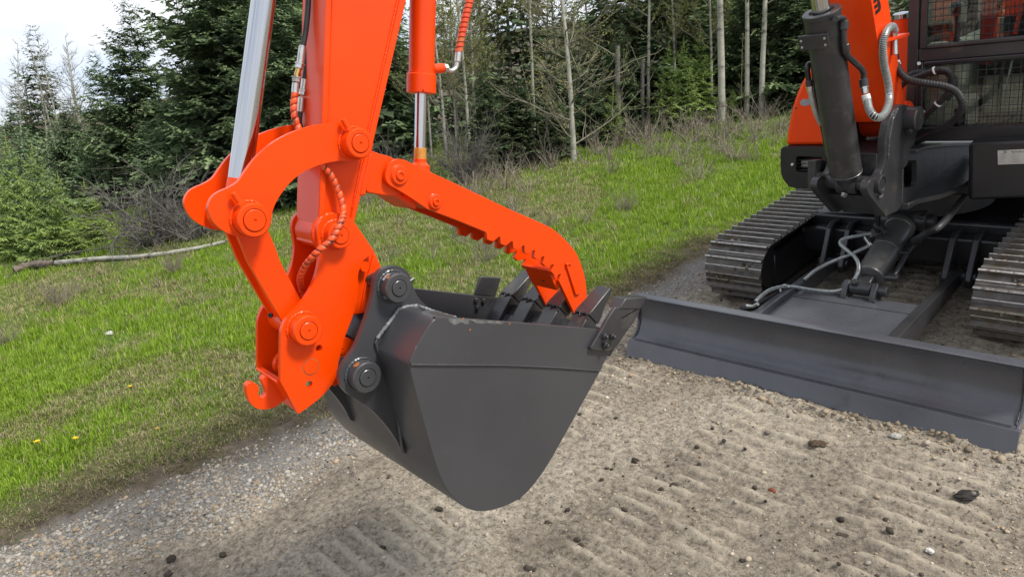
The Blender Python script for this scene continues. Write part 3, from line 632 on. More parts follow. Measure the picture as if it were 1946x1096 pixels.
weld('weld_bead', [PM(x, y, X=NX + .001) for x, y in ((1714, 322), (1714, 350), (1713, 385))], .006, GREY, mf)
lug = [PM(x, y, X=-.16) for x, y in ((1545, 312), (1556, 302), (1572, 308), (1590, 322))]
prism('side_lug', [(p[1], p[2]) for p in [PM(x, y, X=-.16) for x, y in ((1546, 305), (1560, 303), (1592, 318), (1590, 352), (1546, 362))]], -.19, -.15, GREYD, mf, .004)

# ---- front valance under the cab with data plate
vb = part('cab_valance')
YV = 1.17
vp = [PM(x, y, Y=YV) for x, y in ((1839, 272), (2050, 262), (2050, 372), (1838, 382))]
prism('valance_panel', [(p[0], p[2]) for p in vp], YV, YV + .5, BLACK, vb, .02, axis=1)
dp = [PM(x, y, Y=YV - .001) for x, y in ((1896, 286), (1975, 282), (1976, 310), (1896.5, 313))]
prism('data_plate', [(p[0], p[2]) for p in dp], YV - .003, YV - .0005, PLATEM, vb, .0006, axis=1)
def dline(x0, y0, x1, y1, h=1.0, m=BLACK):
    q = [PM(x, y, Y=YV - .0035) for x, y in ((x0, y0), (x1, y1), (x1, y1 + h), (x0, y0 + h))]
    mesh_obj('plate_print', [(p[0], YV - .0036, p[2]) for p in q], [(0, 1, 2, 3)], m, vb, 0)
for k, (a, b) in enumerate(((1899, 1908), (1899, 1912), (1899, 1910), (1899, 1906), (1899, 1911))): dline(a, 292 + k * 4, b, 291.8 + k * 4, .9, PRIMER)
for k in range(5): dline(1923, 291.2 + k * 4, 1935 + (k * 5) % 7, 290.8 + k * 4, .9, PRIMER)
def text(name, s, px, Y, size, mat, parent, right=None):
    cu = bpy.data.curves.new(name, 'FONT'); cu.body = s; cu.size = size; cu.extrude = .0004
    tmp = bpy.data.objects.new('tmp', cu); me = bpy.data.meshes.new_from_object(tmp); bpy.data.objects.remove(tmp); me.materials.append(mat)
    o = bpy.data.objects.new(name, me); col.objects.link(o)
    p = PM(*px, Y=Y); o.parent = parent; o.location = p; o.rotation_euler = (math.pi / 2, 0, 0); o['kind'] = 'stuff'; return o
text('plate_lettering', 'JS', (1907, 291), YV - .0036, .017, BLACK, vb)
text('plate_lettering', 'AgriTrader Equipment', (1921, 289.5), YV - .0036, .010, BLACK, vb)

# ---- cab
cab = part('cab')
YC = 1.28
def CP3(x, y, Y=YC): return PM(x, y, Y=Y)
xl = .055; xr_ = .80; zb_, zt_ = CP3(1730, 262)[2], 2.25; zm = CP3(1728, 108)[2]
def fr(name, x0, x1, z0, z1, y0=YC, y1=YC + .06, m=BLACK, b=.006): return box(name, (x0, y0, z0), (x1, y1, z1), m, cab, b)
fr('pillar', xl - .005, xl + .050, zb_, zt_, YC - .004, YC + .07, GREYD, .012); fr('pillar', xr_ - .05, xr_ + .005, zb_, zt_, YC - .004, YC + .07, GREYD, .012)
fr('cross_rail', xl + .05, xr_ - .05, zm - .030, zm + .030, YC - .002, YC + .06, GREYD); fr('cross_rail', xl + .05, xr_ - .05, zb_ - .02, zb_ + .05); fr('cross_rail', xl + .05, xr_ - .05, zt_ - .06, zt_ + .004)
fr('window_frame', xl + .045, xl + .075, zb_ + .05, zm - .03, YC - .012, YC + .01); fr('window_frame', xl + .075, xr_ - .05, zm - .052, zm - .029, YC - .012, YC + .01)
fr('window_frame', xl + .055, xl + .085, zm + .03, zt_ - .06, YC - .012, YC + .01, GREYD); fr('window_frame', xl + .085, xr_ - .05, zm + .029, zm + .05, YC - .012, YC + .01, GREYD)
fr('front_pane', xl + .05, xr_ - .05, zb_ + .05, zm - .03, YC + .030, YC + .035, GLASS, 0); fr('front_pane', xl + .05, xr_ - .05, zm + .03, zt_ - .06, YC + .030, YC + .035, GLASS, 0)
for s in (xl, xr_):
    fr('pillar', s - .03, s + .03, zb_, zt_, 2.33, 2.40, BLACK); fr('side_rail', s - .025, s + .025, zb_ - .02, zb_ + .22, YC + .06, 2.34, BLACK)
    fr('side_rail', s - .024, s + .024, zt_ - .07, zt_, YC + .06, 2.34, BLACK); fr('side_pane', s - .003, s + .003, zb_ + .22, zt_ - .07, YC + .07, 2.33, GLASS, 0)
fr('roof_panel', xl - .01, xr_ + .01, zt_ + .004, zt_ + .06, YC - .02, YC + .12, BLACK, .02); fr('roof_panel', xl - .01, xr_ + .01, zt_ + .004, zt_ + .06, 2.28, 2.42, BLACK, .02); fr('added_roof_glass', xl + .02, xr_ - .02, zt_ + .01, zt_ + .02, YC + .12, 2.28, GLASS, 0); fr('floor_panel', xl, xr_, zb_ - .03, zb_ - .005, YC + .06, 2.38, BLACK)  # glass in the roof is added so skylight brightens the cab interior
fr('rear_panel', xl, xr_, zb_, zb_ + .45, 2.36, 2.39, BEIGE); fr('rear_pane', xl, xr_, zb_ + .45, zt_ - .06, 2.37, 2.375, GLASS, 0)
def wires(name, z0, z1, x0, x1, step, dy):
    V = []; F = []
    def add(p, q, r=.0016):
        b = len(V); p = np.array(p); q = np.array(q); d, u, w = basis(q - p)
        for e in (p, q):
            for k in range(4): a = k * math.pi / 2; V.append(e + (u * math.cos(a) + w * math.sin(a)) * r)
        for k in range(4): F.append((b + k, b + (k + 1) % 4, b + 4 + (k + 1) % 4, b + 4 + k))
    for x in np.arange(x0, x1, step): add((x, YC + dy, z0), (x, YC + dy, z1))
    for z in np.arange(z0, z1, step): add((x0, YC + dy - .003, z), (x1, YC + dy - .003, z))
    o = mesh_obj(name, V, F, BLACK, cab, 0); o['kind'] = 'stuff'
wires('guard_mesh', zb_ + .05, zm - .035, xl + .075, xr_ - .05, .0335, -.006); wires('guard_mesh', zm + .04, zt_ - .06, xl + .085, xr_ - .05, .0335, -.006)
# what shows inside: seat, consoles, levers, floor box
box('seat_base', (.26, 1.78, zb_), (.60, 2.15, zb_ + .22), BEIGE, cab, .03); box('seat_cushion', (.24, 1.72, zb_ + .22), (.62, 2.16, zb_ + .34), SEATM, cab, .05); box('seat_backrest', (.26, 2.10, zb_ + .34), (.60, 2.22, zb_ + .95), SEATM, cab, .05)
for x0, x1 in ((.11, .22), (.64, .75)):
    box('console', (x0, 1.62, zb_), (x1, 2.2, zb_ + .42), BEIGE, cab, .03)
    lathe('lever', ((x0 + x1) / 2, 1.66, zb_ + .42), ((x0 + x1) / 2, 1.62, zb_ + .62), [(0, .02), (.03, .008), (.12, .008), (.13, .018), (.19, .022), (.20, .012)], RUBBER, cab, 14)
box('heater_box', (.13, 1.40, zb_), (.30, 1.60, zb_ + .16), BEIGE, cab, .02); box('heater_grille', (.24, 1.392, zb_ + .03), (.29, 1.40, zb_ + .12), BLACK, cab, .004)
box('inner_panel', (.105, 1.35, zb_), (.20, 1.44, zb_ + .45), BEIGE, cab, .02); box('safety_lever', (.29, 1.55, zb_ + .30), (.36, 1.60, zb_ + .72), REDM, cab, .02)
for x in (.42, .52):
    tube('travel_lever', [(x, 1.46, zb_), (x, 1.44, zb_ + .2), (x, 1.50, zb_ + .55)], .009, BLACK, cab, 8); box('foot_pedal', (x - .035, 1.42, zb_ + .01), (x + .035, 1.52, zb_ + .06), RUBBER, cab, .01)
bar('wiper_arm', PM(1936, 70, Y=YC + .05), PM(1905, 190, Y=YC + .05), .008, .008, PLATEM, cab)
box('monitor', (.62, 1.42, zb_ + .45), (.74, 1.46, zb_ + .60), BLACK, cab, .01)
cyl('frame_bolt', PM(1746.5, 121, Y=YC - .012), PM(1746.5, 121, Y=YC - .016), .009, ZINC, cab, 12, .001)

# ---- engine cover and counterweight on the far side
hd = part('engine_hood')
YH = 1.34
ho = [(1492, 277, 1), (1497, 240), (1507, 195), (1522, 158), (1540, 128), (1552, 115, 1), (1640, 100, 1), (1640, 276, 1)]
prism('hood_shell', [(p[0], p[2]) for p in [PM(x, y, Y=YH) for x, y in spline(ho, 5, True)]], YH, YH + 1.0, ORANGE2, hd, .03, axis=1, smooth=50)
q = [PM(x, y, Y=YH - .001) for x, y in ((1520, 194), (1526, 188), (1536, 189), (1545, 182), (1556, 182), (1562, 240), (1553, 226), (1548, 206), (1540, 199), (1530, 202), (1522, 200))]
mesh_obj('bare_patch', [(p[0], YH - .0015, p[2]) for p in q], [tuple(range(len(q)))], PRIMER, hd, 0)
c = PM(1512.5, 206, Y=YH); cyl('hood_hole', (c[0], YH + .004, c[2]), (c[0], YH - .0015, c[2]), .006, RUBBER, hd, 14, .0005)
cwt = part('counterweight_cover')
cwp = [(1483.5, 288), (1488, 280), (1500, 279, 1), (1640, 279, 1), (1640, 357, 1), (1515, 357), (1496, 350), (1486, 335), (1483.5, 315)]
rec = [(1513, 300), (1518, 297, 1), (1562, 297, 1), (1562, 328, 1), (1519, 327), (1513, 321)]
toXZ = lambda L, Y: [(p[0], p[2]) for p in [PM(x, y, Y=Y) for x, y in spline(L, 4, True)]]
prism('cover_shell', toXZ(cwp, YH - .03), YH - .03, YH + .06, BLACK, cwt, .012, holes=[toXZ(rec, YH - .03)], axis=1, smooth=45)
prism('cover_body', toXZ(cwp, YH - .03), YH + .061, YH + 1.0, BLACK, cwt, .012, axis=1)
for y in (304, 310.5, 317, 323):
    a, b = PM(1513, y, Y=YH - .012), PM(1563, y, Y=YH - .012); bar('grille_slat', a, b, .012, .004, BLACK, cwt, .001)
a, b = PM(1524, 318, Y=YH + .03), PM(1565, 303, Y=YH + .03); box('work_lamp', (a[0], YH + .012, a[2]), (b[0] + .1, YH + .05, b[2]), LENS, cwt, .006)
for k in range(7):
    p = PM(1527 + k * 7, 310, Y=YH + .01); cyl('lamp_led', (p[0], YH + .013, p[2]), (p[0], YH + .008, p[2]), .009, LENS, cwt, 10, .001)
c = PM(1506.5, 313, Y=YH - .03); lathe('cover_bolt', (c[0], YH - .03, c[2]), (c[0], YH - .045, c[2]), [(0, .011), (.006, .011), (.011, .008), (.013, .001)], ZINC, cwt, 16)
# small things between boom and cab
fl = part('fuel_filler')
a = PM(1700, 65, Y=1.55); b = PM(1722, 40, Y=1.55)
box('filler_box', (-.20, 1.45, .86), (a[0] + .12, 1.9, a[2]), ORANGE2, fl, .02)
cyl('filler_neck', (a[0] + .035, 1.55, a[2]), (a[0] + .035, 1.55, a[2] + .075), .042, ORANGE2, fl, 24); lathe('filler_cap', (a[0] + .035, 1.55, a[2] + .075), (a[0] + .035, 1.55, a[2] + .11), [(0, .046), (.022, .046), (.03, .035), (.034, .002)], CHROME, fl, 24)
box('cover_plate', (-.45, YH + .1, .80), (xl - .02, YH + .5, .86), GREYD, fl, .01)
bar('tray_pipe', PM(1640, 268, Y=1.2), PM(1705, 262, Y=1.2), .02, .03, GREYD, fl)

# ---- black hoses sweeping in front of the cab
chs = part('cab_hose')
def mpath(L, n=8): return spline([tuple(PM(x, y, Y=Y)) for x, y, Y in L], n)
p_ = mpath([(1701, 104, 1.02), (1703, 122, 1.0), (1712, 140, .98), (1727, 152, .98), (1755, 158, .98), (1790, 163, 1.0), (1815, 173, 1.02), (1828, 192, 1.02), (1826, 212, 1.04), (1808, 232, 1.08), (1775, 252, 1.12), (1741, 270, 1.2)])
tube('hose', p_, .0155, RUBBER, chs, 12); coil('hose_ribs', p_, .0153, .012, .8, .0012, RUBBER, chs, 12)
cyl('hose_band', *[PM(x, y, Y=1.005) for x, y in ((1702.5, 116), (1705, 125))], .0165, WHITE, chs, 16)
p_ = mpath([(1708, 168, 1.14), (1722, 155, 1.12), (1745, 146, 1.1), (1775, 135, 1.08), (1795, 133, 1.08), (1807, 145, 1.1), (1806, 165, 1.12), (1797, 182, 1.13), (1780, 200, 1.14), (1760, 220, 1.16), (1738, 246, 1.2), (1730, 262, 1.22)])
tube('hose', p_, .0145, RUBBER, chs, 12); coil('hose_ribs', p_, .0143, .012, .8, .0012, RUBBER, chs, 12)
p_ = mpath([(1706, 172, 1.2), (1720, 152, 1.18), (1735, 140, 1.18), (1752, 137, 1.18), (1770, 140, 1.17), (1795, 137, 1.16), (1812, 150, 1.16), (1812, 168, 1.17), (1800, 190, 1.18)])
tube('hose', p_, .0125, RUBBER, chs, 12); coil('hose_ribs', p_, .0123, .012, .8, .0012, RUBBER, chs, 12)
for (x, y, Yt) in ((1776, 134.5, 1.08), (1782, 198, 1.14)):
    c = PM(x, y, Y=Yt); d = PM(x + 6, y - 2 if y < 150 else y - 6, Y=Yt) - c; d /= np.linalg.norm(d); cyl('cable_tie', c - d * .004, c + d * .004, .0185, WHITE, chs, 16, .001)
c = PM(1737, 217, Y=1.18); hexbolt('hose_fitting', c, (.9, 0, .1), .014, .05, ZINC, chs)

# ---- tracks
HB_, HI, HT = .87, .515, .365
RW = .150                      # chain radius under the shoes
Y0, Y1 = .755 + HT / 2, 2.62
zc_ = HT / 2
PITCH = .080
Ltop = Y1 - Y0; rs = RW + .004
per = 2 * Ltop + 2 * math.pi * rs
NS = int(round(per / PITCH)); PITCH = per / NS
def trackpos(s):
    s %= per
    if s < Ltop: return (Y1 - s, zc_ + rs, math.pi)              # top run, moving to the front
    s -= Ltop
    if s < math.pi * rs: a = s / rs; return (Y0 - rs * math.sin(a), zc_ + rs * math.cos(a), math.pi + a)
    s -= math.pi * rs
    if s < Ltop: return (Y0 + s, zc_ - rs, 2 * math.pi)
    s -= Ltop; a = s / rs; return (Y1 + rs * math.sin(a), zc_ - rs * math.cos(a), a)
def shoe_mesh():
    # profile along travel (t) and outwards (n): flat plate, tall grouser on one edge, low lip on the other
    pr = [(-.041, 0), (.041, 0), (.041, .006), (.030, .008), (.024, .008), (.022, .012), (.016, .012), (.014, .008), (-.018, .007), (-.023, .029), (-.033, .030), (-.038, .008), (-.041, .006)]
    w = (HB_ - HI) / 2; n = len(pr); v = []; f = []
    for s in (-1, 1):
        for t, h in pr: v.append((s * w, t, h))
    for i in range(n): f.append((i, (i + 1) % n, n + (i + 1) % n, n + i))
    f += [tuple(range(n)), tuple(n + k for k in reversed(range(n)))]
    me = bpy.data.meshes.new('track_shoe'); me.from_pydata(v, [], f); me.update(); bm = bmesh.new(); bm.from_mesh(me); bmesh.ops.recalc_face_normals(bm, faces=bm.faces)
    me.materials.append(TRACK); me.materials.append(TRACKD)
    bm.to_mesh(me); bm.free()
    for p in me.polygons:
        if any(abs(p.center[1] - t) < .006 for t in (-.0285,)) and p.center[2] > .026: p.material_index = 1
        if abs(p.center[2] - .012) < .0015 and .014 < p.center[1] < .024: p.material_index = 1
    return me
SHOE = shoe_mesh()
def slot_mesh():
    v = []; f = []
    for x, y in ((-.016, -.008), (.016, -.008), (.016, .010), (-.016, .010)): v.append((x, y, .0088))
    f.append((0, 1, 2, 3))
    me = bpy.data.meshes.new('bolt_slot'); me.from_pydata(v, [], f); me.materials.append(RUBBER); return me
SLOT = slot_mesh()
for sgn in (-1, 1):
    tr = part('crawler_track', 'crawler track on the far side, mud and grass on its shoes' if sgn < 0 else 'crawler track nearest the camera, pebbles and grass on its shoes')
    xm = sgn * (HB_ + HI) / 2
    for k in range(NS):
        y, z, a = trackpos(k * PITCH + .01)
        if z < .02 and False: continue
        o = bpy.data.objects.new('track_shoe', SHOE); col.objects.link(o); o.parent = tr
        # tangent direction along travel, outward normal
        e = 1e-4; y2, z2, _ = trackpos(k * PITCH + .01 + e); t = np.array([0, y2 - y, z2 - z]); t /= np.linalg.norm(t)
        nrm = np.cross((1, 0, 0), t)
        ctr = np.array([0, np.clip(y, Y0, Y1), zc_]); 
        if nrm @ (np.array([0, y, z]) - ctr) < 0: nrm = -nrm
        x_ = np.cross(t, nrm)
        m4 = Matrix(((x_[0], t[0], nrm[0], xm), (x_[1], t[1], nrm[1], y), (x_[2], t[2], nrm[2], z), (0, 0, 0, 1))); o.matrix_local = m4
        if k % 3 == 1 and y < 1.2:
            for cx_ in (-.03, .03):
                s = bpy.data.objects.new('bolt_slot', SLOT); col.objects.link(s); s.parent = tr; s.matrix_local = m4 @ Matrix.Translation((cx_, 0, 0))
    # chain links, idler, rollers, side frame
    V = []; F = []
    prof = [trackpos(s) for s in np.linspace(0, per, 120)[:-1]]
    for sx in (-.10, .10):
        ring = [(y, z) for y, z, a in prof]; inn = [(np.clip(y, Y0, Y1) + (y - np.clip(y, Y0, Y1)) * .72, zc_ + (z - zc_) * .72) for y, z in ring]
        prism('chain', ring, xm + sx - .02, xm + sx + .02, GREYD, tr, 0, holes=[inn])
    for yy in (Y0, Y1): cyl('idler', (xm - .05, yy, zc_), (xm + .05, yy, zc_), RW * .76, BLACK, tr, 36)
    ci = sgn * HI; 
    prism('side_frame', [(Y0 - .02, zc_ - .06), (Y0 + .02, zc_ + .075), (Y1 - .05, zc_ + .085), (Y1 + .02, zc_ - .06)], xm - .09, xm + .09, BLACK, tr, .01)
    prism('end_plate', circ((Y0 + .01, zc_), .118, 28), ci + sgn * .030, ci + sgn * .05, BLACK, tr, .004)
    prism('frame_skirt', [(Y0 + .05, .05), (Y0 + .06, .25), (Y1 - .1, .29), (Y1 - .1, .05)], ci + sgn * .025, ci + sgn * .06, BLACK, tr, .006)
# mud, stones and grass caught on the shoes
TRACK_DIRT = []
for sgn in (-1, 1):
    xm = sgn * (HB_ + HI) / 2
    for k in range(NS):
        y, z, a = trackpos(k * PITCH + .01)
        if y > 1.9 or z < .03: continue
        e = 1e-4; y2, z2, _ = trackpos(k * PITCH + .01 + e); t = np.array([0, y2 - y, z2 - z]); t /= np.linalg.norm(t); nrm = np.cross((1, 0, 0), t)
        if nrm @ (np.array([0, y, z]) - np.array([0, np.clip(y, Y0, Y1), zc_])) < 0: nrm = -nrm
        if random.random() < .25: continue
        cxx = random.uniform(-.10, .10)
        for q in range(random.randint(8, 34)):
            w_ = np.clip(random.gauss(cxx, .05), -.165, .165); TRACK_DIRT.append((sgn, np.array([xm + w_, y, z]) + t * random.uniform(-.012, .036) + nrm * random.uniform(.007, .011), nrm, t))
uc = part('undercarriage')
box('cross_member', (-HI - .03, 1.50, .12), (HI + .03, 2.15, .36), BLACK, uc, .02)
box('cross_member', (-HI - .05, 1.40, .14), (HI + .05, 1.50, .30), BLACK, uc, .015)
PAX = .325
box('added_rear_blocker', (-HI - .03, 2.30, .08), (HI + .03, 2.36, .53), BLACK, uc, .01)  # added black panel, blocks the bright view and light under the machine
for sgn in (-1, 1):
    for dx in (-.055, .055):
        x = sgn * PAX + dx
        prism('pivot_lug', [(1.40, .12), (1.33, .07), (1.26, .075), (1.245, .12), (1.30, .21), (1.36, .31), (1.42, .335), (1.50, .33), (1.50, .14)], x - .016, x + .016, GREYD, uc, .006)
    cyl('pivot_pin', (sgn * PAX - .085, 1.30, .125), (sgn * PAX + .085, 1.30, .125), .026, GREYD, uc, 24)
cyl('cylinder_lug', (-.09, 1.42, .38), (.13, 1.42, .38), .062, GREYD, uc, 32); cyl('cylinder_pin', (.13, 1.42, .38), (.17, 1.42, .38), .040, GREYD, uc, 28)
prism('lug_plate', [(1.36, .42), (1.44, .45), (1.54, .38), (1.54, .16), (1.47, .16), (1.37, .33)], .105, .135, GREYD, uc, .006); prism('lug_plate', [(1.36, .42), (1.44, .45), (1.54, .38), (1.54, .16), (1.47, .16), (1.37, .33)], -.125, -.095, GREYD, uc, .006)

# ---- dozer blade
bd = part('dozer_blade')
face = [(-.034, .0), (.004, .080), (.020, .0815), (.050, .097), (.075, .122), (.090, .153), (.098, .188), (.097, .222), (.089, .257), (.077, .287), (.067, .302)]
rim = [(.078, .306), (.128, .302), (.132, .292), (.102, .288), (.110, .255), (.114, .20), (.104, .14), (.078, .09), (.036, .06), (.0, .0)]
fs = spline(face[2:], 4)
prism('mouldboard', [(-.026, .0), (.010, .078), (.018, .0805)] + [tuple(p) for p in fs] + rim, -HB_ + .008, HB_ - .008, BLADE, bd, .0012, smooth=50)
prism('cutting_edge', [(-.046, -.004), (-.006, .0785), (.008, .0775), (-.030, -.004)], -HB_ - .008, HB_ + .008, BLADE, bd, .002)
for sgn in (-1, 1):
    prism('end_plate', [(.002, .075), (.012, .081), (.052, .100), (.080, .15), (.084, .22), (.060, .304), (.136, .303), (.136, .20), (.09, .08), (.04, .03), (.006, .03)], sgn * (HB_ - .008), sgn * (HB_ + .003), BLADE, bd, .002)
    weld('weld_bead', [(sgn * (HB_ - .011), y, z) for y, z in ((.024, .084), (.075, .124), (.096, .18), (.088, .255), (.068, .30))], .004, GREYD, bd)
    x = sgn * PAX
    prism('push_arm', [(.11, .055), (.11, .178), (.16, .186), (.55, .182), (1.27, .160), (1.33, .13), (1.30, .09), (1.24, .085), (.55, .065)], x - .021, x + .021, BLADE if sgn < 0 else GREYD, bd, .004)
weld('weld_bead', [(x, .0085, .0835) for x in np.linspace(-.85, .85, 12)], .0022, GREYD, bd)
box('deck_plate', (-PAX + .021, .10, .135), (PAX - .021, .80, .153), BLADE, bd, .003)
weld('weld_bead', [(x, .68, .154) for x in np.linspace(-.29, .29, 8)], .0025, GREYD, bd)
box('stiffener', (-.80, .09, .05), (.80, .16, .11), GREYD, bd, .004)
for x in (-.055, .085): prism('cylinder_bracket', [(.745, .150), (.775, .20), (.81, .232), (.85, .225), (.872, .17), (.86, .13), (.745, .13)], x - .014, x + .014, GREYD, bd, .004)
for x in (-.055, .085): weld('weld_bead', [(x + .016, .745, .155), (x + .016, .79, .156)], .005, GREYD, bd)
# ---- blade cylinder
blc = part('blade_cylinder')
q0 = np.array([.018, .82, .190]); q1 = np.array([.018, 1.42, .380])
g0, g1 = PM(1647, 530, X=-.005), PM(1692, 448, X=-.005)
dd = (q1 - q0) / np.linalg.norm(q1 - q0)
cyl('base_eye', (-.035, q0[1], q0[2]), (.065, q0[1], q0[2]), .036, GREYD, blc, 28); cyl('base_pin', (-.08, q0[1], q0[2]), (.14, q0[1], q0[2]), .028, GREYD, blc, 24)
bar('base_block', q0 + dd * .02, q0 + dd * .10, .07, .06, GREYD, blc, .008)
lathe('barrel', q0 + dd * .085, q1, [(0, .06), (.004, .074), (.012, .076), (.02, .0735), (.235, .0735), (.237, .0755), (.243, .0755), (.245, .0735), (.44, .0735), (.445, .078), (.475, .078), (.485, .066), (.49, .04)], paint('cylinder_grey', (.085, .083, .080), (.12, .118, .112), .36, .2, 8, .1, 200, (.07, .06, .05), .06, .1, 14), blc, 44)
lathe('rod_wiper', q0 + dd * .56, q1, [(0, .045), (.03, .045), (.031, .038), (.06, .038)], ZINC, blc, 30); cyl('rod', q0 + dd * .56, q1, .030, CHROME, blc, 28)
hexbolt('grease_plug', q0 + np.array([-.03, -.02, .035]), (-.1, -.5, .9), .018, .016, RUBBER, blc)
tp = spline([tuple(p) for p in (q0 + dd * .11 + np.array([.07, 0, .0]), q0 + dd * .11 + np.array([.105, .0, .005]), q0 + dd * .16 + np.array([.115, 0, .012]), q0 + dd * .30 + np.array([.112, 0, .01]), q0 + dd * .42 + np.array([.115, 0, .0]))], 6)
tube('steel_pipe', tp, .0125, GREYD, blc, 12); cyl('port_block', q0 + dd * .11 + np.array([.06, 0, 0]), q0 + dd * .11 + np.array([.135, 0, .005]), .019, GREYD, blc, 16)
bar('pipe_clamp', q0 + dd * .30 + np.array([.06, 0, .02]), q0 + dd * .30 + np.array([.125, 0, .02]), .016, .012, GREYD, blc)
hh = spline([tuple(p) for p in (tp[-3], q0 + dd * .46 + np.array([.125, 0, -.005]), PM(1738, 457, X=.20), PM(1765, 441, X=.28), PM(1788, 428, X=.33), np.array([.30, 1.45, .52]))], 6)
tube('hose', hh, .0175, RUBBER, blc, 12); cyl('hose_ferrule', hh[3], hh[8], .0205, GREYD, blc, 16)
# spring guarded hoses lying over the deck
sh = part('guarded_hose')
def zpath(L, n=8): return spline([tuple(PM(x, y, Z=Z)) for x, y, Z in L], n)
p_ = zpath([(1436, 573, .21), (1447, 562, .225), (1468, 549, .215), (1500, 544, .185), (1540, 550, .172), (1580, 554, .172), (1605, 548, .190), (1622, 533, .225), (1632, 511, .275), (1626, 490, .315), (1608, 474, .34), (1597, 463, .35), (1603, 454, .365), (1630, 448, .38), (1668, 441, .395)])
tube('hose', p_, .0072, RUBBER, sh, 10); coil('spring_guard', p_, .0074, .0062, .66, .0026, SPRING, sh, 12)
tube('hose_end', [PM(1440, 577, Z=.215), PM(1432, 582, Z=.195), PM(1420, 581, Z=.185)], [.010, .0085, .010], ZINC, sh, 10)
p_ = zpath([(1528, 532, .19), (1550, 514, .22), (1580, 498, .25), (1615, 484, .29), (1652, 467, .33)])
tube('hose', p_, .0072, RUBBER, sh, 10); coil('spring_guard', p_, .0074, .0062, .66, .0026, SPRING, sh, 12)
for a, b in (((1648, 470, .31), (1658, 463, .33)), ((1652, 448, .37), (1668, 440, .385)), ((1645, 452, .34), (1656, 468, .32))): cyl('hose_fitting', PM(a[0], a[1], Z=a[2]), PM(b[0], b[1], Z=b[2]), .0125, ZINC, sh, 12)
for x, y, z in ((1665, 426, .42), (1676, 432, .42), (1660, 437, .41)): cyl('valve_block', PM(x, y, Z=z), PM(x + 8, y + 12, Z=z - .02), .017, GREYD, sh, 10)
tube('tie_wire', spline([tuple(PM(x, y, Z=.19)) for x, y in ((1483, 553), (1484, 545), (1492, 541), (1499, 545))], 5), .004, WHITE, sh, 8)
tube('loose_hose', spline([tuple(PM(x, y, Z=.12)) for x, y in ((1408, 588), (1430, 584), (1455, 572), (1475, 560))], 5), .018, RUBBER, sh, 10)

# ================================================================= GROUND (machine frame plane, rotated into the world)
def edge_x(y): return -1.56 + .2335 * y
def dist(x, y): return (edge_x(y) - x) / 1.027            # > 0 on the meadow side of the road edge
class VN:                                                  # value noise on numpy arrays
    def __init__(s, seed): s.t = np.random.default_rng(seed).random((256, 256))
    def one(s, x, y):
        xi = np.floor(x).astype(int); yi = np.floor(y).astype(int); fx = x - xi; fy = y - yi
        fx = fx * fx * (3 - 2 * fx); fy = fy * fy * (3 - 2 * fy); t = s.t
        a = t[xi % 256, yi % 256]; b = t[(xi + 1) % 256, yi % 256]; c = t[xi % 256, (yi + 1) % 256]; d = t[(xi + 1) % 256, (yi + 1) % 256]
        return (a * (1 - fx) + b * fx) * (1 - fy) + (c * (1 - fx) + d * fx) * fy
    def __call__(s, x, y, o=4, g=.5):
        r = 0; a = 1; n = 0
        for k in range(o): r = r + a * s.one(x * 2 ** k + 17 * k, y * 2 ** k + 31 * k); n += a; a *= g
        return r / n
N1, N2, N3 = VN(1), VN(2), VN(3)
def sm(a, b, x): t = np.clip((x - a) / (b - a), 0, 1); return t * t * (3 - 2 * t)
def fields(x, y):
    d = dist(x, y) + (N1(x * 1.3, y * 1.3, 5, .62) - .5) * .46
    # old track imprints: strips along the driving direction, with bars across them
    strip = np.zeros_like(x)
    for c, w in ((-.86, .24), (.03, .29), (.66, .25)): strip = np.maximum(strip, 1 - sm(w * .75, w, np.abs(x + .05 * y - c + .10 * (N2(y * .9, y * 0 + c, 2) - .5))))
    ly = .052 * x + .9986 * y + .030 * (N3(x * 2.2, y * 2.2, 3) - .5); tri = np.abs(((ly / .078) % 1.0) * 2 - 1)
    broken = sm(.34, .52, N1(x * 9 + 3, y * 9, 4, .62))
    bars = strip * sm(.22, .46, N2(x * 2.1 + 5, y * 2.1, 3)) * sm(.05, -.45, d) * sm(.46, .74, tri) * broken
    return d, bars
def height(x, y):
    d, bars = fields(x, y)
    road = sm(.25, -.25, d)
    h = (N1(x * .55, y * .55, 3) - .5) * .05 * (1 - road * .7) + (N2(x * 4, y * 4, 4) - .5) * .022
    h += road * ((N3(x * 16, y * 16, 4, .6) - .5) * .020 + bars * (.011 + .009 * N1(x * 34, y * 34, 3)) + (N2(x * 38, y * 38, 3, .7) - .5) * .009 - .013)
    h += (1 - road) * (N3(x * 9, y * 9, 3) - .5) * .03
    h += np.exp(-((d - .12) / .16) ** 2) * ((N3(x * 11 + 9, y * 11, 4, .6) - .5) * .05 - .01)     # muddy lip
    # soil pushed up in front of the blade
    h += np.exp(-((y + .055) / .05) ** 2) * sm(1.05, .8, np.abs(x)) * (.002 + .015 * N3(x * 9, y * 14, 4, .6))
    far = np.hypot(x + 5, y - 5)
    h -= sm(11.5, 30, np.hypot(x - 1.5, y + 2.5)) * sm(-5, -11, x) * 2.5          # the ground falls away behind the left wood
    h += sm(30, 120, far) * (N1(x * .03, y * .03, 3) - .5) * 6
    return h
def graded(lo, hi, step, far, g=1.13):
    a = list(np.arange(lo, hi, step)); s = step
    while a[-1] < far: s *= g; a.append(a[-1] + min(s, 25))
    b = []; s = step; c = lo
    while c > -far: s *= g; c -= min(s, 25); b.append(c)
    return np.array(b[::-1] + a)
def fine(parts, far, g=1.19):
    a = np.concatenate([np.arange(lo, hi, st) for lo, hi, st in parts]); hi_ = []; c = a[-1]; st = .02
    while c < far: st = min(st * g, 25); c += st; hi_.append(c)
    lo_ = []; c = a[0]; st = .02
    while c > -far: st = min(st * g, 25); c -= st; lo_.append(c)
    return np.concatenate([lo_[::-1], a, hi_])
